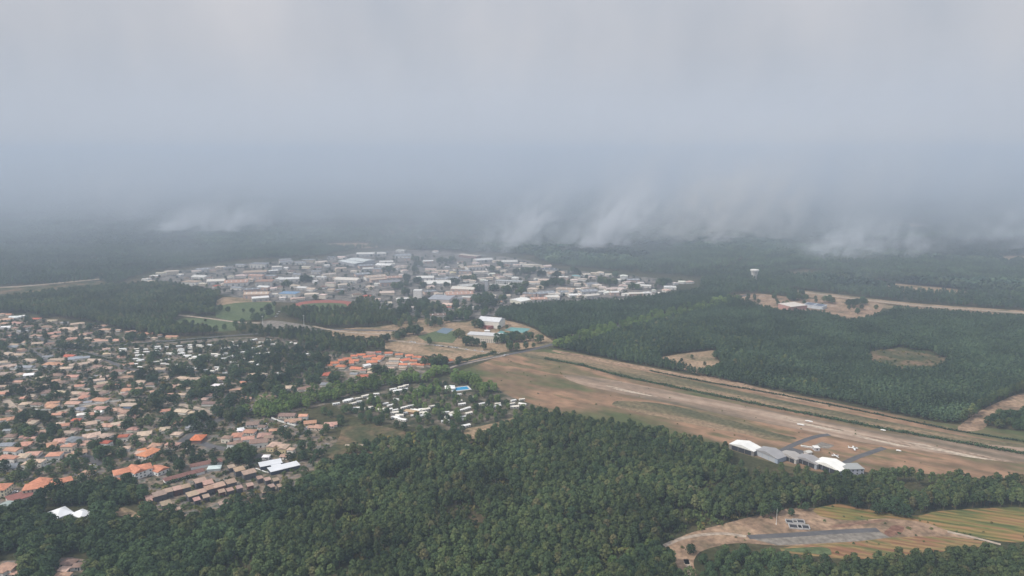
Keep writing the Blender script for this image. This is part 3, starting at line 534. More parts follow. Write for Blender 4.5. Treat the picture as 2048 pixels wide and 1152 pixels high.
for t, u, v, w, c in BIG:
    x, y = T(t, u, v); rng = random.Random(int(u * 3 + v)); h = rng.uniform(6, 9) if w >= 195 else rng.uniform(5, 7)
    if '2' in c: h += 4
    p = G(x, y, h + 1); D = depth_of(p); L = w / TILE[t][2] * D / F; W = min(max(L * rng.uniform(.55, .8), 13), 40)
    L *= 1.08; kind = 'flat' if '2' in c else rng.choice(['gable', 'gable', 'gable', 'flat']); ang = rng.choice([-14, -8, 6, 14, 24]) * math.pi / 180
    rc = C_ROOF[c[0]] if c[0] != 'w' else rng.choice([(0.72, 0.70, 0.65), (0.76, 0.75, 0.72), (0.64, 0.59, 0.52)]); j = rng.uniform(.8, 1.06); rc = tuple(min(.82, q * j) for q in rc)
    wc = rng.choice([(0.62, 0.6, 0.56), (0.7, 0.68, 0.64), (0.5, 0.48, 0.45), (0.55, 0.42, 0.36)])
    o = build('warehouse', None, 'warehouse', (p.x, p.y), ang, [(0, 0, L, W, h, 0.4 if kind == 'flat' else W * .11, kind, False)], rc, wc, 'large sheds and halls of the town', metal=c[0] in 'wgkmle')
    # rooflights and shutter doors give the big roofs some structure
    mb = MB(); n = max(1, int(L / 9))
    if kind == 'gable':
        sl = (W * .11) / (W / 2 + .45)
        for k in range(n):
            xx = -L / 2 + (k + .5) * L / n
            for s in (-1, 1):
                y0, y1 = s * W * .12, s * W * .38; z0, z1 = [h + (W / 2 + .45 - abs(q)) * sl + .05 for q in (y0, y1)]
                P = [(xx - .6, y0, z0), (xx + .6, y0, z0), (xx + .6, y1, z1), (xx - .6, y1, z1)]
                mb.add(P, [(3, 2, 1, 0) if s > 0 else (0, 1, 2, 3)])
        mb.obj('rooflight', mat('rooflight', (0.62, 0.66, 0.66), 0.4), o)
    else:
        for k in range(max(1, n // 2)): mb.box(-L / 2 + (k + .5) * L / max(1, n // 2), rng.uniform(-W / 4, W / 4), h + .36, h + 1.3, 2.2, 1.8)
        mb.obj('roof_vent', mat('vent', (0.45, 0.45, 0.45), 0.7), o)
    nd = max(1, min(4, int(L / 10)))
    for k in range(nd):
        mb = MB(); mb.box(-L / 2 + (k + .5) * L / nd, -W / 2 - .03, 0, h * .62, 3.6, .12); mb.obj('shutter_door', mat('shutter', (0.30, 0.31, 0.33), 0.7), o)
    reg(o, '{}-roofed {}'.format(C_NAME[c[0]], 'long hall' if w >= 195 else 'shed'), TN, (x, y))

def bar(name, label, cat, segs, rcol, wcol, group=None, windows=0, metal=False, door=False, rmat=None):
    """segs: (tile, u0, v0, u1, v1, width, h, rise, kind): wings laid along their measured ridges"""
    W = []
    for (t, u0, v0, u1, v1, wd, h, rise, kind) in segs:
        a = G(*(T(t, u0, v0) if t else (u0, v0)), h + rise); b = G(*(T(t, u1, v1) if t else (u1, v1)), h + rise)
        W.append((a, b, wd, h, rise, kind))
    a, b = W[0][0], W[0][1]; base = (a + b) / 2; d = b - a; ang0 = math.atan2(d.y, d.x)
    root = empty(name, (base.x, base.y, 0), ang0); wins = []
    wm, rm = MB(), MB(); R = Matrix.Rotation(-ang0, 2)
    quads = []
    for i, (a, b, wd, h, rise, kind) in enumerate(W):
        ca = R @ Vector(((a.x + b.x) / 2 - base.x, (a.y + b.y) / 2 - base.y)); d = R @ Vector((b.x - a.x, b.y - a.y)); L = d.length; an = math.atan2(d.y, d.x); c_, s_ = math.cos(an), math.sin(an)
        tr = lambda x, y: (ca.x + x * c_ - y * s_, ca.y + x * s_ + y * c_)
        q = MB(); q.box(0, 0, 0, h + .02, L, wd)
        if kind == 'gable':
            for s in (-1, 1): q.add([(s * L / 2, -wd / 2, h + .02), (s * L / 2, wd / 2, h + .02), (s * L / 2, 0, h + rise * wd / (wd + .9))], [(0, 1, 2) if s > 0 else (1, 0, 2)])
        wm.add([(*tr(x, y), z - i * .004) for x, y, z in q.v], q.f)
        q = MB(); roof_into(q, -L / 2, -wd / 2, L / 2, wd / 2, h, rise, kind)
        rm.add([(*tr(x, y), z - i * .03) for x, y, z in q.v], q.f)
        quads.append((ca, an, L, wd))
        if windows:
            ns = max(1, int(h // 2.9))
            for st in range(ns):
                z = st * 3.0 + 1.0
                for k in range(int(L / windows)):
                    xx = -L / 2 + (k + .5) * L / int(L / windows)
                    for s in (-1, 1): wins.append((*tr(xx, s * (wd / 2 + .03)), z, an))
                nd = max(1, int(wd / windows))
                for k in range(nd):
                    yy = -wd / 2 + (k + .5) * wd / nd
                    for s in (-1, 1): wins.append((*tr(s * (L / 2 + .03), yy), z, an + math.pi / 2))
        dd = (b - a); nn = max(1, int(dd.length / 10))
        for k in range(nn + 1):
            pp = a + dd * k / nn; BUILT.append((pp.x, pp.y, wd * .55 + 2))
    wm.obj('wall', M_WALL, root, col=wcol); rm.obj('roof', rmat or (M_METAL if metal else M_ROOF), root, col=rcol)
    n = 0
    for (x, y, z, an) in wins:
        if n >= 95: break
        if any(abs(((x - c.x) * math.cos(a_) + (y - c.y) * math.sin(a_))) < L / 2 - .1 and abs(-(x - c.x) * math.sin(a_) + (y - c.y) * math.cos(a_)) < w_ / 2 - .1 for c, a_, L, w_ in quads): continue
        mb = MB(); mb.box(0, 0, 0, 1.5, 1.3, .12, an, 0, True); mb.obj('window', M_GLASS, root, (x, y, z)); n += 1
    tag(root, label, cat, group); return root

OR = (0.52, 0.225, 0.14); WH = (0.80, 0.79, 0.77)
bar('mansion', 'large white two-storey building with orange hipped roof and several wings', 'mansion',
    [('Q', 890, 318, 1045, 285, 13, 6.6, 2.6, 'hip'), ('Q', 1080, 278, 1190, 255, 14, 6.8, 2.8, 'hip'), ('Q', 1035, 268, 1105, 305, 11, 6.5, 3.0, 'gable'),
     ('Q', 1215, 275, 1285, 297, 12, 4.2, 2.2, 'gable'), ('Q', 872, 375, 935, 385, 9, 3.6, 1.6, 'hip')], OR, WH, windows=3.4)
bar('residence', 'cream residence with orange hipped roofs and rows of arched windows, left of the mansion', 'residence',
    [('Q', 185, 432, 375, 405, 14, 6.4, 2.4, 'hip'), ('Q', 270, 375, 370, 385, 12, 6.2, 2.2, 'hip'), ('Q', 405, 400, 565, 362, 11, 6.0, 2.0, 'hip')], OR, (0.66, 0.60, 0.46), windows=3.0)
bar('residence', 'orange-roofed residence cut off by the left edge of the photo', 'residence', [('Q', -70, 430, 65, 425, 14, 6.4, 2.4, 'hip')], OR, (0.66, 0.60, 0.46), windows=3.0)
bar('long_house', 'long low orange-roofed building beside a grey annexe behind the mansion', 'long house', [('Q', 1105, 190, 1235, 130, 13, 3.2, 2.0, 'hip'), ('Q', 1090, 160, 1150, 145, 7, 3.0, .6, 'flat')], (0.56, 0.24, 0.13), (0.6, 0.58, 0.56), windows=4)
bar('pavilion', 'bright orange pyramid-roofed pavilion with brown skirt roof beside the grey car park', 'pavilion', [('D', 1180, 815, 1370, 815, 16, 3.6, 3.0, 'pyramid')], (0.60, 0.19, 0.09), (0.22, 0.14, 0.12))
bar('long_roof', 'long narrow dark brown roof with white gable end in front of the mansion drive', 'long shed', [('G', 450, 345, 850, 240, 8, 2.8, 1.0, 'gable')], (0.20, 0.105, 0.09), (0.74, 0.73, 0.72))
bar('long_roof', 'dark brown long roof with white end wall behind the terrace houses', 'long shed', [('G', 720, 200, 1040, 140, 9, 3.0, 1.0, 'gable')], (0.22, 0.12, 0.10), (0.74, 0.73, 0.72))
bar('greenhouse', 'pale half-round glazed building among bushes above the terrace houses', 'greenhouse', [('G', 900, 215, 1030, 205, 8, 2.6, 1.6, 'hip')], (0.55, 0.63, 0.62), (0.6, 0.66, 0.65), metal=True)
bar('flat_hall', 'flat dark red roof beside the cream residence', 'hall', [('Q', 60, 545, 250, 490, 15, 3.4, .4, 'flat')], (0.23, 0.10, 0.085), (0.6, 0.58, 0.55))
bar('sheet_hall', 'pale green-grey roofed hall at the left edge below the residence', 'hall', [('Q', -60, 640, 120, 560, 18, 4, 1.2, 'gable')], (0.30, 0.36, 0.34), (0.5, 0.52, 0.5), metal=True)
bar('tent_hall', 'big white tent roof showing through the dark trees, the larger of two', 'tent', [('Q', 410, 640, 540, 595, 17, 4, 3.4, 'hip')], (0.72, 0.74, 0.76), (0.62, 0.64, 0.66), metal=True)
bar('tent_hall', 'smaller white tent roof in the dark trees right of the larger one', 'tent', [('Q', 600, 620, 680, 650, 10, 3.4, 2.4, 'hip')], (0.72, 0.74, 0.76), (0.62, 0.64, 0.66), metal=True)
bar('hut', 'small brown hut roof alone in the dark wood at the bottom left', 'hut', [('Q', 628, 752, 682, 750, 7, 3, 1.0, 'gable')], (0.26, 0.18, 0.155), (0.3, 0.22, 0.2))
# terrace of box houses
GTR = 'brown-roofed box terrace houses'
for u, v, w in [(1140, 215, 75), (1220, 242, 115), (1320, 272, 150), (1430, 330, 60), (1510, 345, 65), (1595, 350, 65), (1550, 415, 65), (1640, 410, 60), (1470, 475, 40), (820, 358, 130), (900, 378, 110), (1010, 405, 130), (1135, 368, 110), (915, 432, 100), (675, 418, 90), (590, 437, 100), (490, 462, 95), (400, 495, 140), (300, 530, 80), (740, 495, 120), (835, 468, 90), (785, 550, 70), (880, 520, 70), (1040, 467, 70), (1125, 452, 70), (1220, 427, 65), (1330, 402, 70), (470, 590, 110), (515, 665, 55), (590, 650, 50), (410, 682, 60), (1050, 590, 80), (300, 560, 60)]:
    x, y = T('G', u, v); h = 5.6 if w > 80 else 4.6; p = G(x, y, h + .5); D = depth_of(p); L = w / 5.12 * D / F * .95; W = min(7.5, L * .8); rng = random.Random(u + v)
    an = math.radians(38) + rng.uniform(-.05, .05); L2 = L * .86
    rc = tuple(q * rng.uniform(.92, 1.1) for q in (0.37, 0.265, 0.205))
    o = build('terrace_house', None, 'terrace house', (p.x, p.y), an, [(0, 0, L2, W, h, 1.0, 'mono', False)], rc, rng.choice([(0.10, 0.10, 0.115), (0.13, 0.07, 0.065), (0.11, 0.11, 0.12)]), GTR, windows=3.6 if w > 60 else 0)
    reg(o, 'brown-roofed box house', 'of the dark-walled terrace', (x, y))
# school with white roofs
bar('school_block', 'dark-walled school block under two parallel long white flat roofs beside the wood', 'school',
    [('S', 75, 272, 245, 240, 11, 3.6, .4, 'flat'), ('S', 152, 312, 378, 258, 11, 3.6, .4, 'flat'), ('S', 175, 288, 245, 272, 7, 3.4, .4, 'flat')], (0.66, 0.68, 0.71), (0.06, 0.07, 0.10), metal=True)
strip('school_kerb', [T('S', 45, 300), T('S', 175, 348), T('S', 390, 290)], 1.2, M_WHITE, 0.2)
# gyms
g = bar('sports_hall', 'large white sports hall with low grey gable roof in the dry grass', 'sports hall', [(None, 962, 632, 1004, 635.5, 30, 12, 4.5, 'gable')], (0.60, 0.61, 0.62), (0.74, 0.72, 0.66), metal=True)
bar('annexe', 'dark red low annexe in front of the large sports hall', 'annexe', [('L', 880, 1080, 970, 1105, 14, 4, 1.4, 'mono')], (0.26, 0.10, 0.09), (0.45, 0.2, 0.18))
bar('school_hall', 'long cream hall with pale grey flat roof and tall windows beside dark trees', 'hall', [('T', 620, 770, 880, 785, 20, 11.5, .5, 'flat')], (0.58, 0.58, 0.58), (0.66, 0.62, 0.54), windows=3.2, metal=True)
bar('shelter', 'small white tent between the two sports halls', 'tent', [('T', 745, 745, 785, 745, 6, 2.4, 1.6, 'pyramid')], (0.78, 0.78, 0.78), (0.7, 0.7, 0.7), metal=True)
# hangars
GH = 'hangars along the airfield'
for lab, sg, rc, wc in (
    ('white-roofed hangar farthest from the office block, half behind pines', ('N', 222, 305, 300, 264, 27, 5.2, 3.0, 'gable'), (0.78, 0.78, 0.75), (0.22, 0.21, 0.2)),
    ('blue-grey hangar with large pale doors beside the farther white roof', ('N', 470, 372, 570, 338, 28, 5.0, 3.0, 'gable'), (0.30, 0.295, 0.30), (0.33, 0.39, 0.48)),
    ('small beige-grey hangar in the middle of the hangar row', ('N', 690, 400, 765, 372, 20, 4.6, 2.4, 'gable'), (0.36, 0.34, 0.32), (0.45, 0.44, 0.42)),
    ('grey-roofed hangar left of the nearer white hangar', ('N', 880, 440, 955, 412, 24, 5.0, 2.6, 'gable'), (0.31, 0.30, 0.30), (0.33, 0.36, 0.40)),
    ('bright white-roofed hangar next to the grey office block', ('N', 1088, 490, 1188, 448, 28, 5.4, 3.2, 'gable'), (0.80, 0.80, 0.76), (0.26, 0.30, 0.36))):
    h = bar('hangar', lab, 'hangar', [sg], rc, wc, GH, metal=True)
    L = (G(*T('N', sg[3], sg[4]), sg[6] + sg[7]) - G(*T('N', sg[1], sg[2]), sg[6] + sg[7])).length
    mb = MB(); wd = sg[5]
    for k in range(3): mb.box(-L / 2 - .06, (k - 1) * wd * .27, 0, sg[6] * .86, .12, wd * .25)
    mb.obj('sliding_door', mat('hangar_door', (0.42, 0.44, 0.47), 0.6) if 'pale doors' in lab else M_DARK, h)
bar('office_block', 'grey two-storey office block with flat roof at the end of the hangar row', 'office', [('N', 1260, 525, 1440, 520, 13, 6.0, .4, 'flat')], (0.33, 0.34, 0.33), (0.50, 0.52, 0.60), windows=3.5, metal=True)
bar('control_hut', 'small white control hut on the grey apron', 'hut', [('N', 960, 325, 1010, 325, 6, 3.2, .3, 'flat')], (0.74, 0.73, 0.7), (0.62, 0.62, 0.64), windows=3, metal=True)
bar('fuel_shed', 'small pale fuel shed behind the hangars beside the taxiway', 'shed', [('N', 880, 372, 925, 362, 5, 2.8, .8, 'gable')], (0.55, 0.54, 0.5), (0.6, 0.58, 0.55), metal=True)
# town landmarks
bar('tower_block', 'tall white cube building with red-brown side walls in front of the town', 'tower block', [('K', 1825, 612, 1935, 612, 15, 16, .5, 'flat')], (0.7, 0.69, 0.66), (0.78, 0.74, 0.70), metal=True)
bar('tower_block', 'narrow grey tower at the end of the long apartment slab', 'tower block', [('L', 882, 482, 925, 482, 13, 22, .5, 'flat')], (0.5, 0.5, 0.5), (0.46, 0.46, 0.47), metal=True)
bar('apartment_slab', 'long cream apartment slab right of the narrow grey tower', 'apartment block', [('L', 950, 535, 1265, 548, 14, 11, .5, 'flat')], (0.50, 0.48, 0.44), (0.60, 0.56, 0.48), windows=5, metal=True)
bar('apartment_slab', 'long grey-roofed apartment slab behind the cream one', 'apartment block', [('L', 1040, 478, 1400, 492, 14, 9, .5, 'flat')], (0.44, 0.46, 0.47), (0.52, 0.52, 0.50), windows=5, metal=True)
bar('factory_hall', 'very large metal factory roof in two pale bands at the back of the town', 'factory', [('K', 860, 200, 1080, 240, 30, 8, 1.5, 'gable'), ('K', 980, 175, 1220, 205, 38, 9, 2.0, 'gable')], (0.60, 0.63, 0.62), (0.35, 0.36, 0.38), metal=True)
bar('supermarket', 'huge grey flat-roofed supermarket right of the white cube building', 'supermarket', [('L', 150, 705, 440, 715, 48, 7, .5, 'flat')], (0.34, 0.35, 0.38), (0.56, 0.50, 0.47), metal=True)
bar('white_hall', 'big white-roofed hall at the near edge of the town beside the pine wood', 'hall', [('L', 1300, 745, 1450, 715, 30, 6, 2, 'gable')], (0.78, 0.78, 0.74), (0.66, 0.65, 0.55), metal=True)
bar('factory_hall', 'long tan roof over dark red wall at the top edge of the town', 'factory', [('L', 560, 120, 800, 145, 22, 7, 1.2, 'gable')], (0.50, 0.43, 0.36), (0.24, 0.14, 0.14), metal=True)
bar('archway_hall', 'white building with large arched opening before the trees below the town', 'hall', [('K', 1780, 835, 1890, 835, 14, 6.5, 1.8, 'gable')], (0.42, 0.36, 0.33), (0.76, 0.74, 0.72), windows=6)
# solar works
bar('works_hall', 'wide works hall with cream flat roof and red upper wall in the dirt yard', 'works hall', [('U', 610, 682, 830, 660, 34, 8, .6, 'flat')], (0.64, 0.58, 0.52), (0.46, 0.27, 0.24), metal=True)
sr = bar('solar_hall', 'low hall with dark solar panels on its roof joined behind the works hall', 'solar hall', [('U', 900, 655, 1160, 690, 24, 6, .6, 'flat')], (0.55, 0.58, 0.60), (0.55, 0.58, 0.62), metal=True)
L = (G(*T('U', 1160, 690), 6.6) - G(*T('U', 900, 655), 6.6)).length
for k in (-1, 1):
    mb = MB()
    for j in range(3): mb.box(k * L * .25, (j - 1) * 7.5, 6.36, 6.6, L * .42, 6.2)
    mb.obj('solar_panel', mat('solar_panel', (0.07, 0.09, 0.14), 0.3, spec=0.5), sr)

# water tower
def lathe(mb, prof, n=32, mi=0):
    P = [(r * math.cos(2 * math.pi * k / n), r * math.sin(2 * math.pi * k / n), z) for r, z in prof for k in range(n)]
    mb.add(P, [(j * n + k, j * n + (k + 1) % n, (j + 1) * n + (k + 1) % n, (j + 1) * n + k) for j in range(len(prof) - 1) for k in range(n)], mi)
p = G(1508, 562); wt = empty('water_tower', p)
tag(wt, 'pale flared concrete water tower rising out of the forest behind the works', 'water tower')
mc = mat('tower_concrete', (0.62, 0.59, 0.55), 0.9, 0.08, 0.2)
mb = MB(); lathe(mb, [(6.2, 0), (6.3, 8), (7.0, 14), (8.4, 20), (10.2, 25.5), (10.5, 26)]); mb.obj('shaft', mc, wt)
mb = MB(); lathe(mb, [(10.3, 26), (11.6, 26.2), (11.6, 29), (10.9, 29.2), (6, 30.2), (0.1, 30.6)]); mb.obj('tank_rim', mat('rim_concrete', (0.70, 0.67, 0.63), 0.9), wt)
wt.scale = (.86, .86, .92)
BUILT.append((p.x, p.y, 13))

# boundary walls
for k, (pts, lab) in enumerate((
    ([T('A', 160, 1062), T('A', 620, 1066)], 'long white garden wall left of the dark tree in the suburb'),
    ([T('A', 740, 1080), T('A', 980, 1090)], 'shorter white garden wall right of the dark tree in the suburb'),
    ([T('B', 500, 640), T('B', 640, 665), T('B', 900, 645), T('B', 1300, 590), T('B', 1700, 545), T('B', 2000, 500)], 'long curving pale roadside wall through the middle of the suburb'),
    ([T('B', 1380, 1000), T('B', 1560, 1000), T('B', 1760, 990)], 'white scalloped garden wall in front of a salmon house'),
    ([T('E', 690, 530), T('E', 880, 460)], 'white drive wall beside the round umbrella pine'),
    ([T('E', 1090, 395), T('E', 1340, 350)], 'white wall below the long salmon-roofed house'),
    ([T('F', 600, 385), T('F', 720, 435), T('F', 1000, 515)], 'white wall along the lane of the newer houses'))):
    W = [G(x, y) for x, y in pts]; c = W[0].copy(); mb = MB()
    for a, b in zip(W, W[1:]):
        d = b - a; m_ = (a + b) / 2 - c; mb.box(m_.x, m_.y, 0, 1.7, d.length, .35, math.atan2(d.y, d.x))
    tag(mb.obj('garden_wall', M_WHITE, None, c), lab, 'wall', 'pale garden walls')
# ------------------------------------------------------------------ caravans, cars, aircraft and small things
def caravan_mesh(L, W, H, seed):
    rng = random.Random(seed); mb = MB()
    mb.box(0, 0, 0.45, H * .8, L, W, 0, 0, True)
    r = MB(); roof_into(r, -L / 2, -W / 2, L / 2, W / 2, H * .8, H * .22, 'gable', .1); mb.add(r.v, r.f, 1)
    for k in range(3):
        x = -L / 2 + (k + .5) * L / 3
        for s in (-1, 1): mb.box(x, s * (W / 2 + .02), 1.2, 1.9, L * .16, .06, 0, 2)
    mb.box(0, 0, 0.1, .45, L * .5, W * .8, 0, 2)
    return mb.mesh('caravan', [mat('caravan_wall', (0.70, 0.69, 0.65), 0.6), mat('caravan_roof', (0.80, 0.80, 0.78), 0.5, obj_col=True), M_DARK])
CV = [caravan_mesh(L, W, H, i) for i, (L, W, H) in enumerate(((8.2, 3.6, 3.2), (7.0, 2.8, 2.9), (9.0, 4.2, 3.3), (6.0, 2.6, 2.8)))]
rc = random.Random(5)
def caravans(t, s, zone, group, dirs):
    for i, it in enumerate(s.split()):
        u, v = map(float, it.split(',')[:2]); x, y = T(t, u, v); p = G(x, y, 1.8)
        o = link('caravan', CV[rc.randrange(4)], None, (p.x, p.y, 0), rc.choice([(0.80, 0.80, 0.78), (0.82, 0.80, 0.76), (0.66, 0.67, 0.66), (0.72, 0.68, 0.6)]))
        o.rotation_euler.z = math.radians(rc.choice(dirs) + rc.uniform(-8, 8)); k = rc.uniform(.95, 1.25); o.scale = (k, k, 1)
        tag(o, None, 'caravan', group); reg(o, 'white caravan', zone, (x, y)); BUILT.append((p.x, p.y, 4.5))
caravans('C', "50,475 40,510 75,495 280,475 280,508 280,537 410,480 430,525 320,580 610,440 625,470 620,505 640,555 765,440 810,548 855,560 970,430 1010,500 1000,475 1010,550 1020,530 1145,410 1145,440 1150,468 1150,515 1310,415 1335,432 1485,410 1830,360 1840,405 1880,428 1760,455 2020,370 1720,465 265,640 310,672 350,655 580,690 700,660 760,648 710,715 790,727 940,735 1100,600 1220,610 1190,635 1340,580 1310,612 1550,560 1590,592 1640,570 1420,645 1730,545 1700,630 1810,605 1850,590 1940,605 2010,635 1855,690 1895,745 1160,780 1230,797 1380,820 1510,835 1590,775 1620,818 1660,800 1720,862 1890,835 2000,530 150,725 240,725 330,770 1250,600 1110,585", 'of the upper caravan park', 'caravans of the upper caravan park', [0, 5, 15, -10])
caravans('R', "145,237 215,255 310,260 370,265 100,345 140,335 455,347 50,345 30,235 70,400 50,435 235,498 30,370 15,410 180,270 90,255 170,300 120,310 30,300 75,285", 'of the wooded caravan park', 'caravans of the upper caravan park', [0, 10, 60])
caravans('I', "150,265 270,230 350,215 420,195 495,205 365,245 305,265 335,305 455,305 680,130 720,145 760,110 800,95 790,130 525,175 610,265 655,280 570,325 640,318 700,325 695,350 780,300 845,285 800,350 740,375 720,400 770,415 870,375 960,350 1000,375 985,320 1040,290 950,320 1165,348 1225,370 1240,350 1310,325 1370,310 1320,270 1440,205 1285,180 1510,265 1540,285 1580,280 1650,290 1655,265 1800,235 1790,265 1810,295 1880,225 1885,270 1330,388 1385,355 1350,410 1165,430 1360,470 1300,240 715,225 910,140 250,240 470,215 820,290 870,325 905,330 980,355 930,385 1200,385 1265,355 700,390 590,318 1430,215", 'of the near campsite', 'white caravans of the near campsite', [30, 35, 25, -20, 10])
bar('marquee', 'large white oval marquee roof beside the blue swimming pool', 'marquee', [('I', 1165, 96, 1255, 92, 12, 3.0, 2.6, 'hip')], (0.82, 0.82, 0.80), (0.6, 0.6, 0.58), metal=True)
bar('snack_bar', 'tan-roofed snack bar with open timber front among the campsite caravans', 'kiosk', [('I', 800, 318, 910, 335, 7, 3.0, 1.0, 'gable')], (0.5, 0.36, 0.22), (0.24, 0.15, 0.10))
pool = G(*T('I', 1305, 128), .3); mb = MB()
pr = empty('swimming_pool', pool, math.radians(20)); tag(pr, 'bright blue swimming pool with pale surround beside the white marquee', 'pool')
mb.box(0, 0, -.25, .18, 26, 16); mb.obj('surround', mat('pool_deck', (0.6, 0.6, 0.58), 0.9), pr)
mb = MB(); mb.box(0, 0, .1, .24, 21, 11.5); mb.obj('water', mat('pool_water', (0.05, 0.33, 0.62), 0.15, spec=0.5), pr)
BUILT.append((pool.x, pool.y, 16))

def car_mesh():
    mb = MB(); mb.box(0, 0, .3, .85, 4.3, 1.75, 0, 0, True)
    P = [(-1.5, -.8, .85), (1.1, -.8, .85), (1.1, .8, .85), (-1.5, .8, .85), (-1.1, -.68, 1.42), (.5, -.68, 1.42), (.5, .68, 1.42), (-1.1, .68, 1.42)]
    mb.add(P, [(0, 1, 5, 4), (1, 2, 6, 5), (2, 3, 7, 6), (3, 0, 4, 7)], 1); mb.add(P, [(4, 5, 6, 7)], 0)
    for sx in (-1.35, 1.3):
        for sy in (-.85, .85):
            n = 10; Q = [(sx + .33 * math.cos(2 * math.pi * k / n), sy + dy, .33 + .33 * math.sin(2 * math.pi * k / n)) for dy in (-.1, .1) for k in range(n)]
            mb.add(Q, [(k, (k + 1) % n, n + (k + 1) % n, n + k) for k in range(n)] + [tuple(range(n))[::-1], tuple(range(n, 2 * n))], 2)
    return mb.mesh('car', [M_CAR, M_GLASS, M_DARK])
CM = car_mesh()
def cars(t, s, zone, group, deg, noun='car'):
    for it in s.split():
        a = it.split(','); x, y = T(t, float(a[0]), float(a[1])); p = G(x, y, .7); c = a[2] if len(a) > 2 else rc.choice('wwwgkrw')
        cn, cc_ = {'w': ('white', (.8, .8, .8)), 'g': ('silver', (.45, .46, .48)), 'k': ('dark', (.04, .04, .05)), 'r': ('red', (.4, .04, .03)), 'l': ('blue', (.05, .1, .3))}[c]
        o = link('parked_car', CM, None, (p.x, p.y, .22), cc_); o.rotation_euler.z = math.radians(deg + rc.uniform(-10, 10)); tag(o, None, 'car', group); reg(o, cn + ' car', zone, (x, y))
cars('R', "1270,248,w 1295,254,w 1460,278,g 1480,280,w 1505,282,w 1520,286,k 1565,291,k 1585,292,w 1610,295,w 1630,297,g 1705,310,w 1770,317,w 1830,325,w", 'on the school lane', 'cars along the school lane', -12)
cars('R', "2008,355,w", 'driving on the main road', 'cars on the main road', 60)
cars('K', "1100,600,w 1010,570,w 1050,590,w 900,555,w 1150,550,w 1130,610,w 1160,600,w 1190,590,w 1220,575,w 1250,600,w 1180,620,w 1270,630,w 970,565,w 940,580,w 1000,600,k 1070,620,k 1200,680,r 1215,690,r 1230,675,r 1290,680,w 1270,700,w 1060,570,g 1120,580,g 870,575,g", 'of the town car park', 'cars in the town car park', 5)
cars('E', "1480,500,w 1560,520,w 1590,525,w 250,930,w 1510,495,w", 'by the near suburb houses', 'cars by the near houses', 20)
cars('F', "800,512,w 845,518,w 490,470,w 1200,530,w", 'in the lane of the newer houses', 'cars by the near houses', 0)
cars('G', "310,302,w 345,300,w 1100,45,w 690,45,w 330,310,g", 'on the forecourts', 'cars by the near houses', 25)
cars('A', "960,388,w 750,705,w 400,735,w 1290,460,w 1450,375,w", 'in the northern suburb streets', 'cars in the suburb', 0)
cars('B', "750,128,w 1560,95,w 1600,98,w 1480,130,w 1460,320,w 1400,235,w 1220,650,w 1650,645,w 980,740,w 720,970,w 1000,990,w 1960,580,w", 'in the middle suburb streets', 'cars in the suburb', 0)
cars('C', "1860,430,w 470,285,w 420,90,w", 'below the long road', 'cars in the suburb', 0)
cars('J', "1880,940,w 1860,975,w 1900,910,w 1650,520,w", 'beside the running track', 'cars beside the track', 45)

def plane(p, rz, L, label, col=(.82, .82, .82)):
    r = empty('light_aircraft', p, rz); k = L / 8.0
    def part(name, mb, m): mb.v = [(x * k, y * k, z * k) for x, y, z in mb.v]; return mb.obj(name, m, r, col=col)
    mb = MB(); prof = [(-4.0, .12, 1.25), (-2.5, .3, 1.2), (-.8, .5, 1.15), (.8, .62, 1.2), (2.2, .6, 1.15), (3.4, .42, 1.1), (3.8, .15, 1.1)]; n = 10
    P = [(x, rr * math.cos(2 * math.pi * j / n), z + rr * math.sin(2 * math.pi * j / n)) for x, rr, z in prof for j in range(n)]
    mb.add(P, [(i * n + j, i * n + (j + 1) % n, (i + 1) * n + (j + 1) % n, (i + 1) * n + j) for i in range(len(prof) - 1) for j in range(n)] + [tuple(range(n)), tuple(range(len(P) - n, len(P)))[::-1]])
    part('fuselage', mb, M_WHITE)
    mb = MB(); mb.add([(1.2, -5, .95), (1.2, 5, .95), (-.1, 5, .95), (-.4, 0, .9), (-.1, -5, .95), (1.0, -5, 1.05), (1.0, 5, 1.05), (-.1, 5, 1.0), (-.3, 0, 1.1), (-.1, -5, 1.0)], [(0, 1, 6, 5), (5, 6, 7, 8, 9), (4, 3, 2, 1, 0), (1, 2, 7, 6), (2, 3, 8, 7), (3, 4, 9, 8), (4, 0, 5, 9)]); part('wing', mb, M_WHITE)
    mb = MB(); mb.box(-3.7, 0, 1.3, 1.38, .9, 3.0, 0, 0, True); part('tailplane', mb, M_WHITE)
    mb = MB(); mb.add([(-4.3, -.05, 1.3), (-3.0, -.05, 1.3), (-3.9, -.05, 2.8), (-4.4, -.05, 2.8), (-4.3, .05, 1.3), (-3.0, .05, 1.3), (-3.9, .05, 2.8), (-4.4, .05, 2.8)], [(0, 1, 2, 3), (7, 6, 5, 4), (1, 5, 6, 2), (3, 2, 6, 7), (0, 3, 7, 4)]); part('fin', mb, M_WHITE)
    mb = MB(); mb.box(.9, 0, 1.55, 2.0, 1.8, .9, 0, 0, True); part('canopy', mb, M_GLASS)
    for sx, sy in ((2.6, 0), (.2, 1.2), (.2, -1.2)):
        mb = MB(); mb.box(0, 0, 0, .5, .5, .18, 0, 0, True); mb.box(0, 0, .5, 1.0, .1, .1); mb.v = [(x * k, y * k, z * k) for x, y, z in mb.v]; mb.obj('wheel', M_DARK, r, (sx * k, sy * k, 0))
    tag(r, label, 'aircraft', 'light aircraft on the airfield')
p = G(*T('N', 1365, 352)); p.z = .3; plane(p, math.radians(-15), 9.5, 'white light aircraft parked on the turf between the two taxiways')
p = G(*T('N', 1182, 428)); p.z = .3; plane(p, math.radians(10), 7.5, 'small pale aircraft parked close behind the nearer white hangar', (.7, .6, .58))
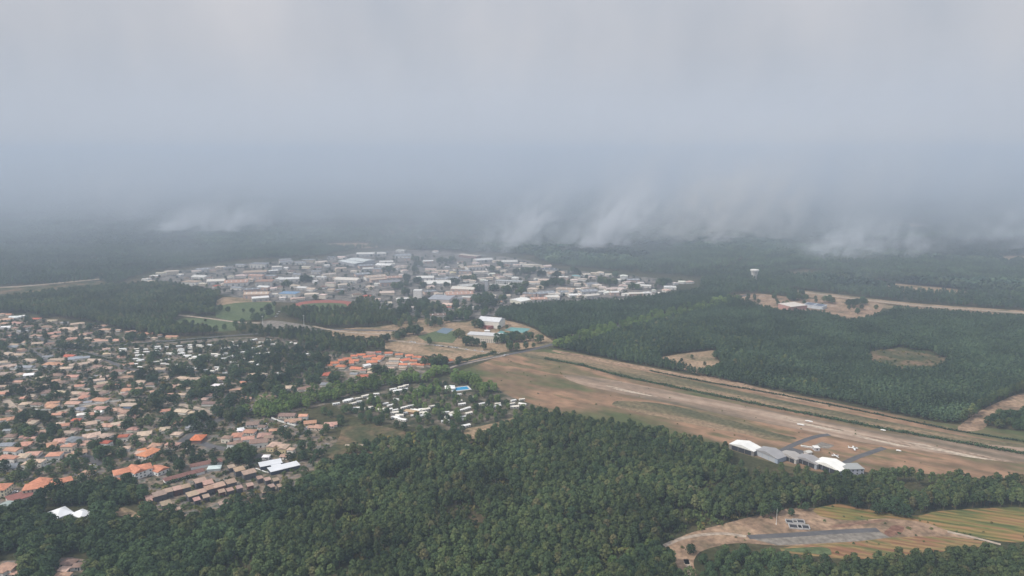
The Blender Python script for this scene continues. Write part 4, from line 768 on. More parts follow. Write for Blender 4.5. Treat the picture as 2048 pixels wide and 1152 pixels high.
def trailer(t, u, v, L, lab):
    p = G(*T(t, u, v)); mb = MB(); n = 8
    prof = [(-.5, .1), (-.42, .5), (-.1, .75), (.3, .7), (.46, .45), (.5, .1)]
    P = [(x * L, rr * math.cos(math.pi * j / n), .5 + rr * math.sin(math.pi * j / n) * 1.5) for x, rr in prof for j in range(n + 1)]
    mb.add(P, [(i * (n + 1) + j, i * (n + 1) + j + 1, (i + 1) * (n + 1) + j + 1, (i + 1) * (n + 1) + j) for i in range(len(prof) - 1) for j in range(n)])
    mb.box(-.1 * L, 0, 0.1, .6, .8, 1.7, 0, 1); o = mb.obj('glider_trailer', [M_WHITE, M_DARK], None, (p.x, p.y, 0.15)); o.rotation_euler.z = a_run + .06; tag(o, lab, 'trailer', 'white trailers on the turf')
trailer('N', 910, 70, 8.5, 'long white trailer on the runway turf, the one farther from the hangars')
trailer('N', 825, 105, 8.0, 'long white trailer on the runway turf, the one nearer the hangars')
trailer('N', 1670, 162, 5.5, 'small white trailer beside the dark hedge line of the airfield')
trailer('N', 1828, 372, 5, 'small white trailer right of the second taxiway end')
bar('fence_wall', 'long low white barrier left of the control hut', 'barrier', [('N', 830, 312, 945, 330, .8, 1.2, .1, 'flat')], (0.75, 0.74, 0.7), (0.7, 0.7, 0.68))
# mast, foundations and heaps of the dirt field
p = G(*T('O', 792, 478)); mb = MB(); lathe(mb, [(.2, 0), (.14, 8), (.08, 14)], 8); lathe(mb, [(.5, 0), (.5, .4), (.1, .4)], 8)
tag(mb.obj('mast', M_WHITE, None, p), 'thin white mast standing in the bare dirt field', 'mast')
for (u, v, w, d, lab) in ((870, 468, 9, 6, 'low grey foundation frame in the dirt, left of the pair behind'), (905, 466, 9, 6, 'low grey foundation frame in the dirt, right of the pair behind'), (890, 492, 10, 7, 'dark low foundation frame in front, left'), (930, 494, 9, 7, 'dark low foundation frame in front, right')):
    p = G(*T('O', u, v)); r = empty('foundation', (p.x, p.y, 0), math.radians(-12)); mb = MB()
    for s in (-1, 1): mb.box(0, s * d / 2, 0, 1.1, w, .5); mb.box(s * w / 2, 0, 0, 1.1, .5, d - .55)
    mb.obj('wall', mat('concrete', (0.42, 0.41, 0.40), 0.95, .1, .5), r); mb = MB(); mb.box(0, 0, -.1, .25, w - .6, d - .6); mb.obj('slab', M_DARK, r)
    tag(r, lab, 'foundation', 'foundations in the dirt field')
for (x, y, h, lab) in ((526, 655, 19, 'thin floodlight mast at the left end of the car park beside the track'), (608, 651, 17, 'thin floodlight mast at the right end of the car park beside the track')):
    p = G(x, y); r = empty('floodlight_mast', p); mb = MB(); lathe(mb, [(.3, 0), (.15, h)], 8); mb.obj('pole', M_WHITE, r); mb = MB(); mb.box(0, 0, h, h + 1.1, 2.2, .5, 0, 0, True); mb.obj('lamp_head', M_METAL, r, col=(.6, .6, .6)); tag(r, lab, 'floodlight', 'floodlight masts')
for k, (u, v, L, h) in enumerate(((300, 575, 16, 5), (230, 680, 20, 4), (450, 610, 18, 3), (1290, 700, 18, 3), (1760, 740, 14, 4))):
    x, y = T('U', u, v); p = G(x, y); mb = MB(); n = 14; rr = random.Random(k)
    P = [(0, 0, h)] + [(L / 4 * math.cos(2 * math.pi * j / n) * rr.uniform(.8, 1.2), L / 5 * math.sin(2 * math.pi * j / n) * rr.uniform(.8, 1.2), h * .6 * rr.uniform(.8, 1.1)) for j in range(n)] + [(L / 2 * math.cos(2 * math.pi * j / n) * rr.uniform(.85, 1.15), L / 2.6 * math.sin(2 * math.pi * j / n) * rr.uniform(.85, 1.15), -.05) for j in range(n)]
    mb.add(P, [(0, 1 + j, 1 + (j + 1) % n) for j in range(n)] + [(1 + j, n + 1 + j, n + 1 + (j + 1) % n, 1 + (j + 1) % n) for j in range(n)])
    tag(mb.obj('earth_mound', mat('mound_earth', (0.34, 0.25, 0.19), 1, .2, .3), None, p), ['tallest pale earth mound at the left of the works yard', 'low wide earth mound near the pines at the yard front', 'flat earth mound beside the works hall', 'low earth mound right of the solar hall', 'reddish earth mound at the right end of the yard'][k], 'mound', 'earth mounds in the works yard')

# ------------------------------------------------------------------ trees
def crown_arrays(R, H0, H1, prof, ncl, nq, qs, seed, rcl):
    rng = np.random.default_rng(seed); V, Fc = [], []
    for c in range(ncl):
        t = (c + rng.random()) / ncl; t = t ** 0.9; a = c * 2.399 + rng.random() * .8
        rr = prof(t) * R * (0.62 + .38 * rng.random()); cc = np.array([rr * math.cos(a), rr * math.sin(a), H0 + (H1 - H0) * t]); rk = rcl * (0.75 + .5 * rng.random()) * (0.55 + .45 * prof(t))
        d = rng.normal(size=(nq, 3)); d /= np.linalg.norm(d, axis=1)[:, None]; d[:, 2] = np.where(d[:, 2] < -.3, -d[:, 2], d[:, 2])
        ctr = cc + d * rk * rng.uniform(.6, 1.0, (nq, 1)) * np.array([1, 1, .8])
        out = ctr.copy(); out[:, 2] = 0; nl = np.linalg.norm(out, axis=1)[:, None]; out /= np.maximum(nl, .01)
        nrm = d * 1.0 + out * .3 + np.array([0, 0, .35]) + rng.normal(size=(nq, 3)) * .35; nrm /= np.linalg.norm(nrm, axis=1)[:, None]
        h = rng.normal(size=(nq, 3)); u = np.cross(nrm, h); u /= np.linalg.norm(u, axis=1)[:, None]; w = np.cross(nrm, u)
        s = qs * rng.uniform(.6, 1.3, (nq, 1)); s2 = s * rng.uniform(.5, .9, (nq, 1))
        q = np.stack([ctr - u * s, ctr - w * s2, ctr + u * s, ctr + w * s2], 1)
        b = sum(len(x) for x in V); V.append(q.reshape(-1, 3)); Fc.append(np.arange(nq * 4).reshape(nq, 4) + b)
    return np.concatenate(V), np.concatenate(Fc)
def trunk_arrays(r, H, limbs, seed):
    rng = np.random.default_rng(seed); V, Fc = [], []
    def tube(a, b, r0, r1, n=6):
        a, b = np.array(a, float), np.array(b, float); d = b - a; d /= np.linalg.norm(d); u = np.cross(d, [.3, .9, .1]); u /= np.linalg.norm(u); w = np.cross(d, u); k = sum(len(x) for x in V)
        an = np.arange(n) * 2 * math.pi / n; c = np.cos(an)[:, None] * u + np.sin(an)[:, None] * w
        V.append(np.concatenate([a + c * r0, b + c * r1])); Fc.append(np.array([(k + i, k + (i + 1) % n, k + n + (i + 1) % n, k + n + i) for i in range(n)]))
    tube((0, 0, 0), (0.1, 0, H * .5), r, r * .75); tube((0.1, 0, H * .5), (0, .15, H), r * .75, r * .25)
    for i in range(limbs):
        a = i * 2.4 + rng.random(); z = H * (0.45 + .45 * i / limbs); L = H * .16
        tube((0, 0, z), (L * math.cos(a), L * math.sin(a), z + L * .7), r * .4, r * .12, 4)
    return np.concatenate(V), np.concatenate(Fc)
p_pine = lambda t: (max(0.0, 1 - t ** 1.5) ** 0.5) * (0.55 + .45 * min(1, t * 4))
p_broad = lambda t: math.sqrt(max(0.0, 1 - (2 * t - 0.85) ** 2 / 1.35))
p_young = lambda t: (max(0.0, 1 - t ** 1.3) ** 0.6) * (0.7 + .3 * min(1, t * 4))
L_PINE = leaf_mat('pine_needles', [(0.0, (0.046, 0.072, 0.032)), (0.35, (0.062, 0.090, 0.037)), (0.7, (0.078, 0.106, 0.040)), (0.93, (0.098, 0.115, 0.045)), (1.0, (0.13, 0.12, 0.058))])
L_BROAD = leaf_mat('oak_leaves', [(0.0, (0.036, 0.062, 0.030)), (0.5, (0.050, 0.082, 0.036)), (0.85, (0.070, 0.102, 0.040)), (1.0, (0.110, 0.125, 0.050))])
L_GARD = leaf_mat('garden_leaves', [(0.0, (0.032, 0.055, 0.032)), (0.5, (0.046, 0.074, 0.036)), (0.9, (0.072, 0.100, 0.042)), (1.0, (0.12, 0.13, 0.06))])
L_PLANE = leaf_mat('plane_leaves', [(0.0, (0.085, 0.140, 0.040)), (0.5, (0.115, 0.175, 0.05)), (1.0, (0.15, 0.20, 0.06))])
L_YOUNG = leaf_mat('young_pine_needles', [(0.0, (0.050, 0.084, 0.048)), (0.5, (0.064, 0.102, 0.055)), (1.0, (0.084, 0.122, 0.060))], parcel=.22)
L_FAR = leaf_mat('far_wood_leaves', [(0.0, (0.035, 0.06, 0.042)), (0.5, (0.052, 0.086, 0.056)), (1.0, (0.085, 0.115, 0.065))], parcel=.55)
L_SCRUB = leaf_mat('scrub_leaves', [(0.0, (0.05, 0.075, 0.03)), (0.6, (0.09, 0.12, 0.04)), (0.85, (0.13, 0.14, 0.045)), (1.0, (0.19, 0.15, 0.05))])
SPEC = {  # name: (leaf material, unit crown parameters, trunk radius, limbs, number of forms)
 'pine_tree': (L_PINE, dict(R=3.3, H0=5.8, H1=14.0, prof=p_pine, ncl=20, nq=26, qs=.62, rcl=1.8), .26, 6, 6),
 'broadleaf_tree': (L_BROAD, dict(R=4.6, H0=2.6, H1=11.5, prof=p_broad, ncl=26, nq=28, qs=.66, rcl=2.1), .36, 6, 6),
 'garden_tree': (L_GARD, dict(R=3.6, H0=1.8, H1=9.0, prof=p_broad, ncl=20, nq=24, qs=.58, rcl=1.7), .28, 5, 6),
 'plane_tree': (L_PLANE, dict(R=4.4, H0=2.6, H1=12.5, prof=p_broad, ncl=24, nq=26, qs=.66, rcl=2.0), .34, 5, 4),
 'young_pine': (L_YOUNG, dict(R=2.6, H0=2.6, H1=9.5, prof=p_young, ncl=12, nq=9, qs=.85, rcl=1.3), .16, 0, 4),
 'scrub': (L_SCRUB, dict(R=1.9, H0=0.1, H1=1.9, prof=p_broad, ncl=8, nq=9, qs=.6, rcl=.9), 0, 0, 3),
 'wood_clump': (L_FAR, dict(R=11.0, H0=3.5, H1=12.5, prof=p_broad, ncl=22, nq=7, qs=2.1, rcl=4.0), 0, 0, 4)}
PROTO = {}
pcol = bpy.data.collections.new('tree_forms')
for nm, (lm, cp, tr, nl, nf) in SPEC.items():
    forms = []; sub = bpy.data.collections.new('forms_' + nm)
    for k in range(nf):
        kk = dict(cp); rr = random.Random(k * 7 + len(nm)); kk['R'] *= rr.uniform(.88, 1.15); kk['H1'] *= rr.uniform(.94, 1.07)
        cv, cf = crown_arrays(seed=k * 13 + len(nm) * 101, **kk)
        if nm == 'wood_clump': cv[:, 2] = np.maximum(cv[:, 2], 1)
        if tr: tv, tf = trunk_arrays(tr, kk['H1'] * .85, nl, k)
        cm = np_mesh(nm + '_crown', cv, cf, [lm])
        if tr:
            tm = np_mesh(nm + '_trunk', tv, tf, [M_BARK])
            bm_ = np_mesh(nm, np.concatenate([cv, tv]), np.concatenate([cf, tf + len(cv)]), [lm, M_BARK], np.r_[np.zeros(len(cf)), np.ones(len(tf))])
        else: tm, bm_ = None, cm
        po = bpy.data.objects.new('form_' + nm, bm_); sub.objects.link(po); forms.append((cm, tm))
    PROTO[nm] = (forms, sub)

rt = np.random.default_rng(3)
TREES = {}     # name -> list of arrays (x, y, scale, rot)
BA = None
def keep_clear(P, pad=0.0, roads=True):
    global BA
    ok = np.ones(len(P), bool)
    BA = np.array(BUILT) if BA is None or len(BA) != len(BUILT) else BA
    if len(BA):
        for i in range(0, len(P), 20000):
            q = P[i:i + 20000]; d2 = ((q[:, None, :] - BA[None, :, :2]) ** 2).sum(-1); ok[i:i + 20000] &= ~(d2 < (BA[:, 2] + pad) ** 2).any(1)
    if roads:
        for W, hw in ROADS:
            lo, hi = W.min(0) - hw - pad - 1, W.max(0) + hw + pad + 1
            idx = np.where(ok & (P[:, 0] > lo[0]) & (P[:, 0] < hi[0]) & (P[:, 1] > lo[1]) & (P[:, 1] < hi[1]))[0]
            if not len(idx): continue
            q = P[idx]; m = np.full(len(q), 1e9)
            for a, b in zip(W, W[1:]):
                d = b - a; L2 = max((d * d).sum(), 1e-6); t = np.clip(((q - a) @ d) / L2, 0, 1); m = np.minimum(m, np.linalg.norm(q - (a + t[:, None] * d), axis=1))
            ok[idx[m < hw + pad + .8]] = False
    return ok
def off_patches(P, skip=()):
    Q = PX(P); ok = np.ones(len(P), bool)
    for n, pts in PATCHES:
        if n in skip: continue
        a = np.array(pts); lo, hi = a.min(0), a.max(0)
        idx = np.where(ok & (Q[:, 0] > lo[0]) & (Q[:, 0] < hi[0]) & (Q[:, 1] > lo[1]) & (Q[:, 1] < hi[1]))[0]
        if len(idx): ok[idx[inpoly(Q[idx], pts)]] = False
    return ok
FRONT = [[(88, 1012), (182, 1012), (188, 1054), (84, 1054)], [(154, 1045), (180, 1045), (182, 1072), (152, 1072)], [(-20, 1110), (45, 1110), (45, 1230), (-20, 1230)], [(108, 1108), (174, 1110), (172, 1200), (100, 1200)],
         [(35, 965), (152, 952), (152, 982), (100, 1012), (30, 1012)], [(-20, 965), (28, 965), (28, 1012), (-20, 1010)], [(255, 960), (345, 935), (350, 972), (300, 985), (262, 985)], [(280, 975), (320, 960), (575, 925), (585, 965), (540, 985), (480, 1000), (440, 1045), (310, 1042), (285, 1000)],
         [(505, 935), (612, 918), (618, 950), (530, 968)], [(222, 1014), (284, 1016), (290, 1056), (222, 1056)], [(1300, 1072), (1500, 1036), (1640, 1012), (1640, 1022), (1400, 1100)]]
def fill(name, poly, step, smin, smax, keep=1.0, holes=(), clear=True, pad=1.5, gap=0.0, gscale=60.0, skip=(), xmax=2180, xmin=-130, ymax=1300):
    """a jittered planting over a measured outline; gap thins it in natural clusters"""
    poly = widen(poly); xmax, xmin = xmax + 260, xmin - 260
    W = np.array([G(x, y)[:2] for x, y in poly]); lo, hi = W.min(0), W.max(0)
    X, Y = np.meshgrid(np.arange(lo[0], hi[0], step), np.arange(lo[1], hi[1], step)); P = np.stack([X.ravel(), Y.ravel()], 1)
    P += rt.uniform(-.48, .48, P.shape) * step
    Q = PX(P); ok = inpoly(Q, poly) & (Q[:, 0] < xmax) & (Q[:, 0] > xmin) & (Q[:, 1] < ymax)
    for h in list(holes) + (FRONT if name != 'scrub' else []): ok &= ~inpoly(Q, h)
    P = P[ok]
    if keep < 1: P = P[rt.random(len(P)) < keep]
    if gap > 0:
        f = np.sin(P[:, 0] / gscale + 1.3 * np.sin(P[:, 1] / gscale * .7)) + np.sin(P[:, 1] / gscale * 1.3 + 1.7 * np.sin(P[:, 0] / gscale * .53 + 1)) + rt.normal(size=len(P)) * .5
        P = P[f > -2 + gap * 2]
    P = P[off_patches(P, skip)]
    if clear: P = P[keep_clear(P, pad)]
    n = len(P); A = np.column_stack([P, rt.uniform(smin, smax, n), rt.uniform(0, 6.28, n)])
    TREES.setdefault(name, []).append(A); return A
def at(name, t, s, height, sc=(0.9, 1.1)):
    """single trees: (u, v, radius) of the crown as seen, in the units of the enlargement"""
    out = []
    for it in s.split():
        a = [float(q) for q in it.split(',')]; x, y = T(t, a[0], a[1]) if t else (a[0], a[1])
        k = TILE[t][2] if t else 1.0; base = SPEC[name][1]; R0 = base['R'] * 1.25
        p = G(x, y, height * .55); D = depth_of(p); R = a[2] / k * D / F if len(a) > 2 else R0; s_ = max(.5, min(R * .82 / R0, 1.3))
        out.append((p.x, p.y, s_, rt.uniform(0, 6.28)))
        if R > 1.35 * R0:         # what looks like one huge crown is a group standing together
            for q in range(int(min(4, (R / R0) ** 2))):
                an = rt.uniform(0, 6.28); out.append((p.x + R * .75 * math.cos(an), p.y + R * .9 * math.sin(an), s_ * rt.uniform(.7, 1.0), rt.uniform(0, 6.28)))
    TREES.setdefault(name, []).append(np.array(out))

# near woods
fill('broadleaf_tree', [(-140, 1340), (-140, 1040), (60, 1034), (100, 1006), (180, 990), (250, 1004), (262, 1032), (330, 1040), (420, 1030), (520, 1030), (570, 1005), (600, 985), (640, 945), (700, 925), (740, 930), (720, 985), (640, 1015), (560, 1060), (430, 1120), (400, 1340)], 7.2, .85, 1.3, .97, pad=0)
fill('pine_tree', [(400, 1340), (430, 1120), (560, 1060), (640, 1015), (720, 985), (740, 930), (800, 905), (880, 895), (930, 890), (960, 885), (1080, 842), (1120, 838), (1180, 850), (1320, 878), (1400, 900), (1470, 918), (1440, 950), (1540, 975), (1620, 968), (1720, 970), (1760, 958), (1900, 968), (2140, 998), (2140, 1042), (1900, 1030), (1840, 1048), (1750, 1035), (1640, 1020), (1560, 1034), (1420, 1066), (1340, 1080), (1312, 1112), (1372, 1160), (1400, 1340)], 4.8, .6, 1.12, .96, gap=.5, gscale=15, pad=0)
fill('pine_tree', [(1480, 975), (1470, 940), (1520, 935), (1650, 965), (1720, 965), (1700, 985)], 10, .7, 1.0, .6)
fill('broadleaf_tree', [(400, 1340), (430, 1120), (560, 1060), (640, 1015), (720, 985), (740, 930), (800, 905), (880, 895), (1080, 842), (1180, 850), (1400, 900), (1540, 975), (1720, 970), (1560, 1034), (1340, 1080), (1312, 1112), (1372, 1160), (1400, 1340)], 9, .65, 1.0, .8, pad=0, gap=1.15, gscale=45)
fill('broadleaf_tree', [(1230, 1340), (1250, 1130), (1310, 1110), (1350, 1130), (1390, 1160), (1395, 1340)], 8, .8, 1.2, pad=0)
fill('plane_tree', [(1150, 1340), (1180, 1110), (1300, 1085), (1380, 1170), (1390, 1340)], 12, .6, .9, .5, pad=0)
fill('broadleaf_tree', [(1395, 1130), (1450, 1105), (1560, 1115), (1660, 1130), (1640, 1165), (1500, 1175), (1400, 1190)], 7, .55, .85, pad=0)
fill('pine_tree', [(1400, 1340), (1400, 1185), (1600, 1165), (1700, 1140), (1860, 1130), (2000, 1118), (2140, 1112), (2140, 1340)], 5.6, .8, 1.1, pad=0)
at('broadleaf_tree', 'O', "360,600,34 870,410,26 240,650,50 1400,405,55 1300,400,35 1340,380,40 1200,370,40 730,410,45 790,400,40 940,380,25", 9)
fill('scrub', [(400, 1200), (430, 1120), (560, 1060), (720, 985), (740, 930), (880, 895), (1080, 842), (1400, 900), (1540, 975), (1720, 970), (1560, 1034), (1340, 1080), (1380, 1200)], 6.5, .8, 2.2, .75, pad=0)
fill('scrub', [(1320, 1096), (1370, 1067), (1480, 1040), (1560, 1018), (1640, 1015), (1780, 1033), (1980, 1062), (1930, 1088), (1700, 1096), (1470, 1090), (1400, 1110)], 9, .3, .8, .22, skip=('dirt_field', 'brown_earth', 'vineyard'), pad=0)
fill('scrub', [(1600, 1012), (2140, 1005), (2140, 1112), (1700, 1125), (1560, 1110), (1640, 1020)], 12, .3, .8, .2, skip=('dirt_field', 'brown_earth', 'vineyard'), pad=0)
fill('scrub', [(900, 748), (1098, 698), (1420, 756), (1920, 853), (2140, 890), (2140, 975), (1760, 942), (1440, 893), (1030, 806)], 16, .25, .6, .18, skip=('airfield',), pad=0)
fill('scrub', [(1720, 690), (1900, 700), (1900, 755), (1720, 745)], 9, .4, 1.2, .5, skip=('forest_clearing',), pad=0)
fill('broadleaf_tree', [(1455, 588), (1600, 594), (1770, 610), (1750, 632), (1640, 624), (1480, 608)], 22, .5, .9, .45, skip=('works_yard',))
fill('scrub', [(640, 950), (690, 890), (830, 865), (850, 900), (720, 960)], 7, .8, 2.4, .35, skip=('wood_clearing',), pad=0)
fill('broadleaf_tree', [(700, 905), (740, 890), (830, 880), (900, 870), (960, 880), (900, 900), (800, 912), (740, 930)], 8, .6, .9, .85, skip=('wood_clearing',))
fill('broadleaf_tree', [(660, 850), (700, 835), (810, 858), (930, 872), (960, 862), (1020, 850), (1080, 820), (1095, 830), (1060, 850), (960, 890), (870, 885), (780, 862), (700, 850)], 8, .6, .9, .9)
# plane-tree avenues
fill('plane_tree', [(480, 832), (500, 812), (640, 786), (730, 768), (820, 752), (880, 738), (895, 748), (860, 765), (780, 774), (700, 795), (620, 815), (540, 838)], 8.5, .8, 1.1, .95, pad=-1)
fill('plane_tree', [(900, 760), (925, 748), (985, 758), (990, 785), (970, 795), (920, 780)], 8.5, .85, 1.1, .95, pad=0)
fill('plane_tree', [(790, 820), (850, 770), (900, 765), (930, 790), (1000, 800), (1085, 822), (1040, 850), (950, 862), (900, 850), (820, 845), (700, 815), (720, 790)], 9, .5, .85, .4, pad=.5)
fill('broadleaf_tree', [(690, 815), (850, 775), (900, 765), (930, 790), (1000, 800), (1085, 822), (1060, 845), (950, 868), (900, 860), (800, 850), (700, 826)], 9.5, .4, .75, .6, pad=.5)
fill('plane_tree', [(1100, 700), (1140, 676), (1250, 645), (1400, 612), (1500, 588), (1510, 596), (1400, 628), (1260, 662), (1160, 695)], 9, .7, 1.1, .8, pad=-2)
# plantation right, with its clearings
AVE = [(1110, 700), (1150, 678), (1250, 650), (1400, 614), (1440, 606), (1400, 624), (1260, 660), (1170, 690)]
fill('young_pine', [(1112, 702), (1120, 680), (1040, 665), (985, 640), (1000, 625), (1060, 614), (1240, 608), (1350, 592), (1400, 582), (1470, 604), (1560, 628), (1640, 630), (1700, 648), (1760, 636), (1790, 622), (1860, 626), (2180, 664), (2180, 745), (2048, 776), (1950, 822), (1905, 855), (1800, 833), (1700, 808), (1500, 772), (1420, 756), (1380, 748), (1300, 733)], 4.6, .8, 1.25, .98, pad=1.5, ymax=900, holes=(AVE,))
fill('pine_tree', [(1112, 702), (1150, 690), (1260, 665), (1360, 640), (1420, 660), (1500, 680), (1560, 720), (1640, 770), (1700, 805), (1500, 770), (1447, 745), (1440, 700), (1360, 700), (1300, 715), (1290, 730), (1200, 716)], 9, .6, .95, .7, holes=(AVE,))
fill('pine_tree', [(1900, 856), (1960, 815), (2048, 775), (2180, 735), (2180, 745), (2048, 783), (1965, 822), (1915, 862)], 6, .8, 1.1, .9, skip=('firebreak',))
fill('broadleaf_tree', [(1968, 855), (1985, 838), (2048, 830), (2160, 820), (2160, 875), (2048, 868)], 8, .7, 1.0, skip=('firebreak',))
at('broadleaf_tree', 'V', "365,590,14 272,630,14 312,605,10 235,630,12 485,590,26 430,625,10 120,610,18 500,665,30 450,670,30 1230,320,26 1060,310,26 1180,330,26 1205,365,18 650,290,16 495,295,22 900,295,26 860,295,26 940,300,20", 7)
# north belt on the left
fill('pine_tree', [(-130, 622), (-130, 598), (0, 604), (100, 590), (220, 578), (330, 572), (440, 592), (445, 610), (425, 632), (356, 634), (345, 650), (430, 668), (440, 672), (300, 676), (180, 646), (60, 628)], 7, .85, 1.15, .95, pad=0, xmin=-100)
fill('pine_tree', [(560, 630), (585, 622), (640, 626), (700, 622), (720, 604), (750, 606), (785, 640), (780, 660), (700, 662), (640, 655), (600, 645)], 7.5, .85, 1.15, .9, pad=0, skip=('running_track', 'track_infield'))
fill('pine_tree', [(470, 668), (500, 655), (520, 660), (600, 664), (640, 672), (700, 684), (770, 690), (780, 700), (700, 704), (640, 700), (540, 680)], 8, .75, 1.0, .8, pad=0)
fill('broadleaf_tree', [(800, 660), (760, 630), (770, 610), (830, 600), (900, 620), (960, 612), (990, 630), (900, 648), (840, 650)], 11, .7, 1.1, .55, pad=1, skip=('school_field',))
at('broadleaf_tree', 'T', "540,790,45 640,850,60 740,880,40 830,800,30 880,830,60 960,810,60 1010,820,40 1075,810,45 940,880,45 1000,890,40 1070,875,35 1130,865,25 1165,830,40 700,710,45 860,730,25 920,720,20 185,765,50 115,780,32 60,800,32 250,745,25 350,690,75 480,640,50 270,580,60 110,590,50 30,620,60 600,640,60 520,545,40 740,530,60 380,545,28 700,500,50 820,540,60 310,840,32 530,1000,25 390,1000,60 340,1010,40 430,1010,30", 9)
at('broadleaf_tree', 'J', "1100,860,50 1200,880,50 1410,880,30 1530,900,50 1660,880,35 1760,860,60 1830,800,40 1780,930,60 1620,1000,50 720,1050,40 890,1010,25 1150,1120,50 1300,1090,60 1400,1060,60 620,1080,60", 10)
at('broadleaf_tree', 'K', "1450,900,55 1590,920,50 1730,900,60 1650,560,120 1550,570,60 1880,200,80 1900,270,70 1830,340,50 1470,340,80 1560,350,40 360,470,80 90,530,50 1750,460,60 1960,840,60 1820,760,40 1700,650,60 850,660,45 480,720,50 1900,500,60 1980,560,50", 9)
at('broadleaf_tree', 'L', "200,540,40 350,560,50 480,510,60 620,470,50 730,460,60 800,600,80 1000,600,60 1300,580,100 1200,620,80 1420,560,60 1380,650,80 1330,370,60 1450,360,80 1560,350,60 1650,400,60 980,340,50 1090,280,60 300,220,90 420,210,90 1700,560,70 1800,520,90 1860,420,50 240,790,40 60,780,60 900,720,110 780,770,70 1150,740,60 600,800,50", 8)
at('broadleaf_tree', 'M', "500,380,40 680,420,70 760,440,80 860,450,60 1130,510,60 1200,520,50 90,340,50 60,450,80 180,460,60 250,450,40 320,290,60 400,320,40 880,350,50 1480,470,100 1540,450,60 1600,440,50", 8)
fill('young_pine', [(985, 640), (1000, 620), (1060, 612), (1240, 603), (1350, 590), (1330, 600), (1240, 612), (1060, 622)], 6, .8, 1.2, .8, pad=0)
# trees of the suburb
at('garden_tree', 'P', "215,225,25 360,205,30 330,210,25 520,330,25 710,300,35 760,290,30 790,350,30 1050,370,60 1010,380,40 1130,380,40 890,330,25 890,360,25 360,360,25 210,370,25 120,400,40 180,400,30 30,450,38 500,430,40 545,450,35 690,430,20 760,430,20 330,640,35 310,680,30 100,545,20 45,530,20 190,760,35 140,800,50 430,765,40 320,790,40 430,850,50 380,860,30 540,830,30 740,825,30 1160,650,50 1110,680,50 1220,690,50 1180,720,45 900,690,40 940,760,35 870,770,40 1060,760,35 1090,830,50 1300,800,60 1250,850,60 1320,880,50 1190,880,50 1230,920,55 1430,640,45 1380,650,40 1500,640,40 1570,570,50 1640,550,45 1590,620,40 1480,760,50 1560,760,60 1640,730,60 1620,820,60 1700,810,50 1540,840,50 1780,780,40 1930,810,40 1980,780,40 1800,900,50 1850,870,50 1730,970,60 1800,1010,60 1880,960,60 1600,1010,55 1500,1040,60 1430,1060,60 1350,1010,50 1300,1060,40 1650,1080,50 1560,1090,50 1160,1050,50 1020,1000,40 1060,960,40 860,965,40 280,1010,50 360,1010,50 180,1010,45 200,960,30 120,970,40 20,960,35 570,960,35 190,1110,60 400,1110,50 30,1080,40 1010,1060,50 1200,530,45 970,520,40 1000,600,30 760,560,20 1640,660,30 1850,660,40 1960,640,30 2000,640,30 60,720,45 90,560,30 640,690,25 1850,640,45 2030,560,45 1960,520,35 1750,640,35 960,450,25 600,460,30", 6)
at('broadleaf_tree', 'Q', "30,300,60 120,380,60 180,370,50 250,290,60 380,315,45 330,85,52 200,30,62 400,30,50 740,120,45 780,210,70 840,170,50 560,260,60 600,300,60 850,280,60 960,200,60 1060,90,50 900,80,35 940,110,40 1410,300,60 1350,120,40 1480,110,40 1860,210,70 1940,230,60 1800,190,50 1990,170,50 650,380,50 720,330,45 1150,460,30 1000,420,70 900,450,70 450,470,70 560,480,70 700,470,70 800,440,70 850,520,70 1040,500,70 760,560,70 300,560,70 230,600,60 330,520,60 480,30,40 1250,90,40 1330,340,30 620,190,50", 8)
at('broadleaf_tree', 'F', "780,620,110 860,680,90 1080,560,90 1200,640,90 1500,550,90 1420,600,60 1740,440,80 1750,360,60 1460,260,80 1560,300,70 100,330,110 60,420,90 1090,850,110 1250,850,110 1330,960,90 160,930,140 300,960,90 1100,1000,100 1800,250,100", 9)
at('garden_tree', 'R', "60,60,50 350,190,60 250,180,50 130,180,45 480,220,50 580,220,50 700,240,45 600,300,60 470,290,45 360,330,50 250,330,50 540,380,60 380,390,60 200,400,60 450,450,50 560,470,50 330,480,60 690,530,55 640,560,45 160,560,70 60,560,60 290,540,60 500,560,50 230,640,50 170,600,60 30,620,45 1010,480,45 1060,490,50 760,430,30 1390,410,60 1470,410,60 1520,420,45 1640,410,35 1290,160,55 1210,185,35 1160,205,35 780,250,60 850,260,60 930,260,60 990,250,50 1060,240,50 660,300,60 760,310,50 860,330,40 1410,245,30 890,880,25 1010,880,25 1000,890,22", 6)
fill('garden_tree', [(-120, 1000), (-120, 640), (60, 640), (180, 660), (300, 690), (450, 684), (560, 680), (640, 700), (660, 760), (600, 810), (500, 835), (430, 860), (400, 900), (570, 940), (560, 1000), (520, 1020), (330, 1030), (200, 985), (60, 1005)], 13, .45, 1.0, .62, pad=.5)
fill('garden_tree', [(430, 690), (560, 684), (640, 700), (690, 705), (640, 760), (560, 800), (480, 812), (440, 770)], 10, .5, .95, .8, pad=0.5)
fill('garden_tree', [(400, 985), (420, 930), (520, 930), (640, 910), (670, 930), (600, 985), (560, 1025), (480, 1030)], 9, .6, 1.1, .7, pad=1.0)
fill('garden_tree', [(280, 906), (330, 890), (420, 905), (480, 925), (440, 945), (360, 935), (290, 925)], 8, .5, .85, .8, pad=1)
fill('scrub', [(-120, 1000), (-120, 640), (60, 640), (180, 660), (300, 690), (450, 684), (640, 700), (690, 760), (600, 830), (690, 885), (600, 950), (560, 1000), (330, 1030), (60, 1005)], 7, .5, 1.5, .75, pad=0, skip=())
fill('broadleaf_tree', [(-60, 1060), (40, 985), (100, 990), (200, 985), (240, 960), (340, 975), (300, 1010), (180, 1010), (60, 1040)], 8.5, .7, 1.1, .75, pad=0)
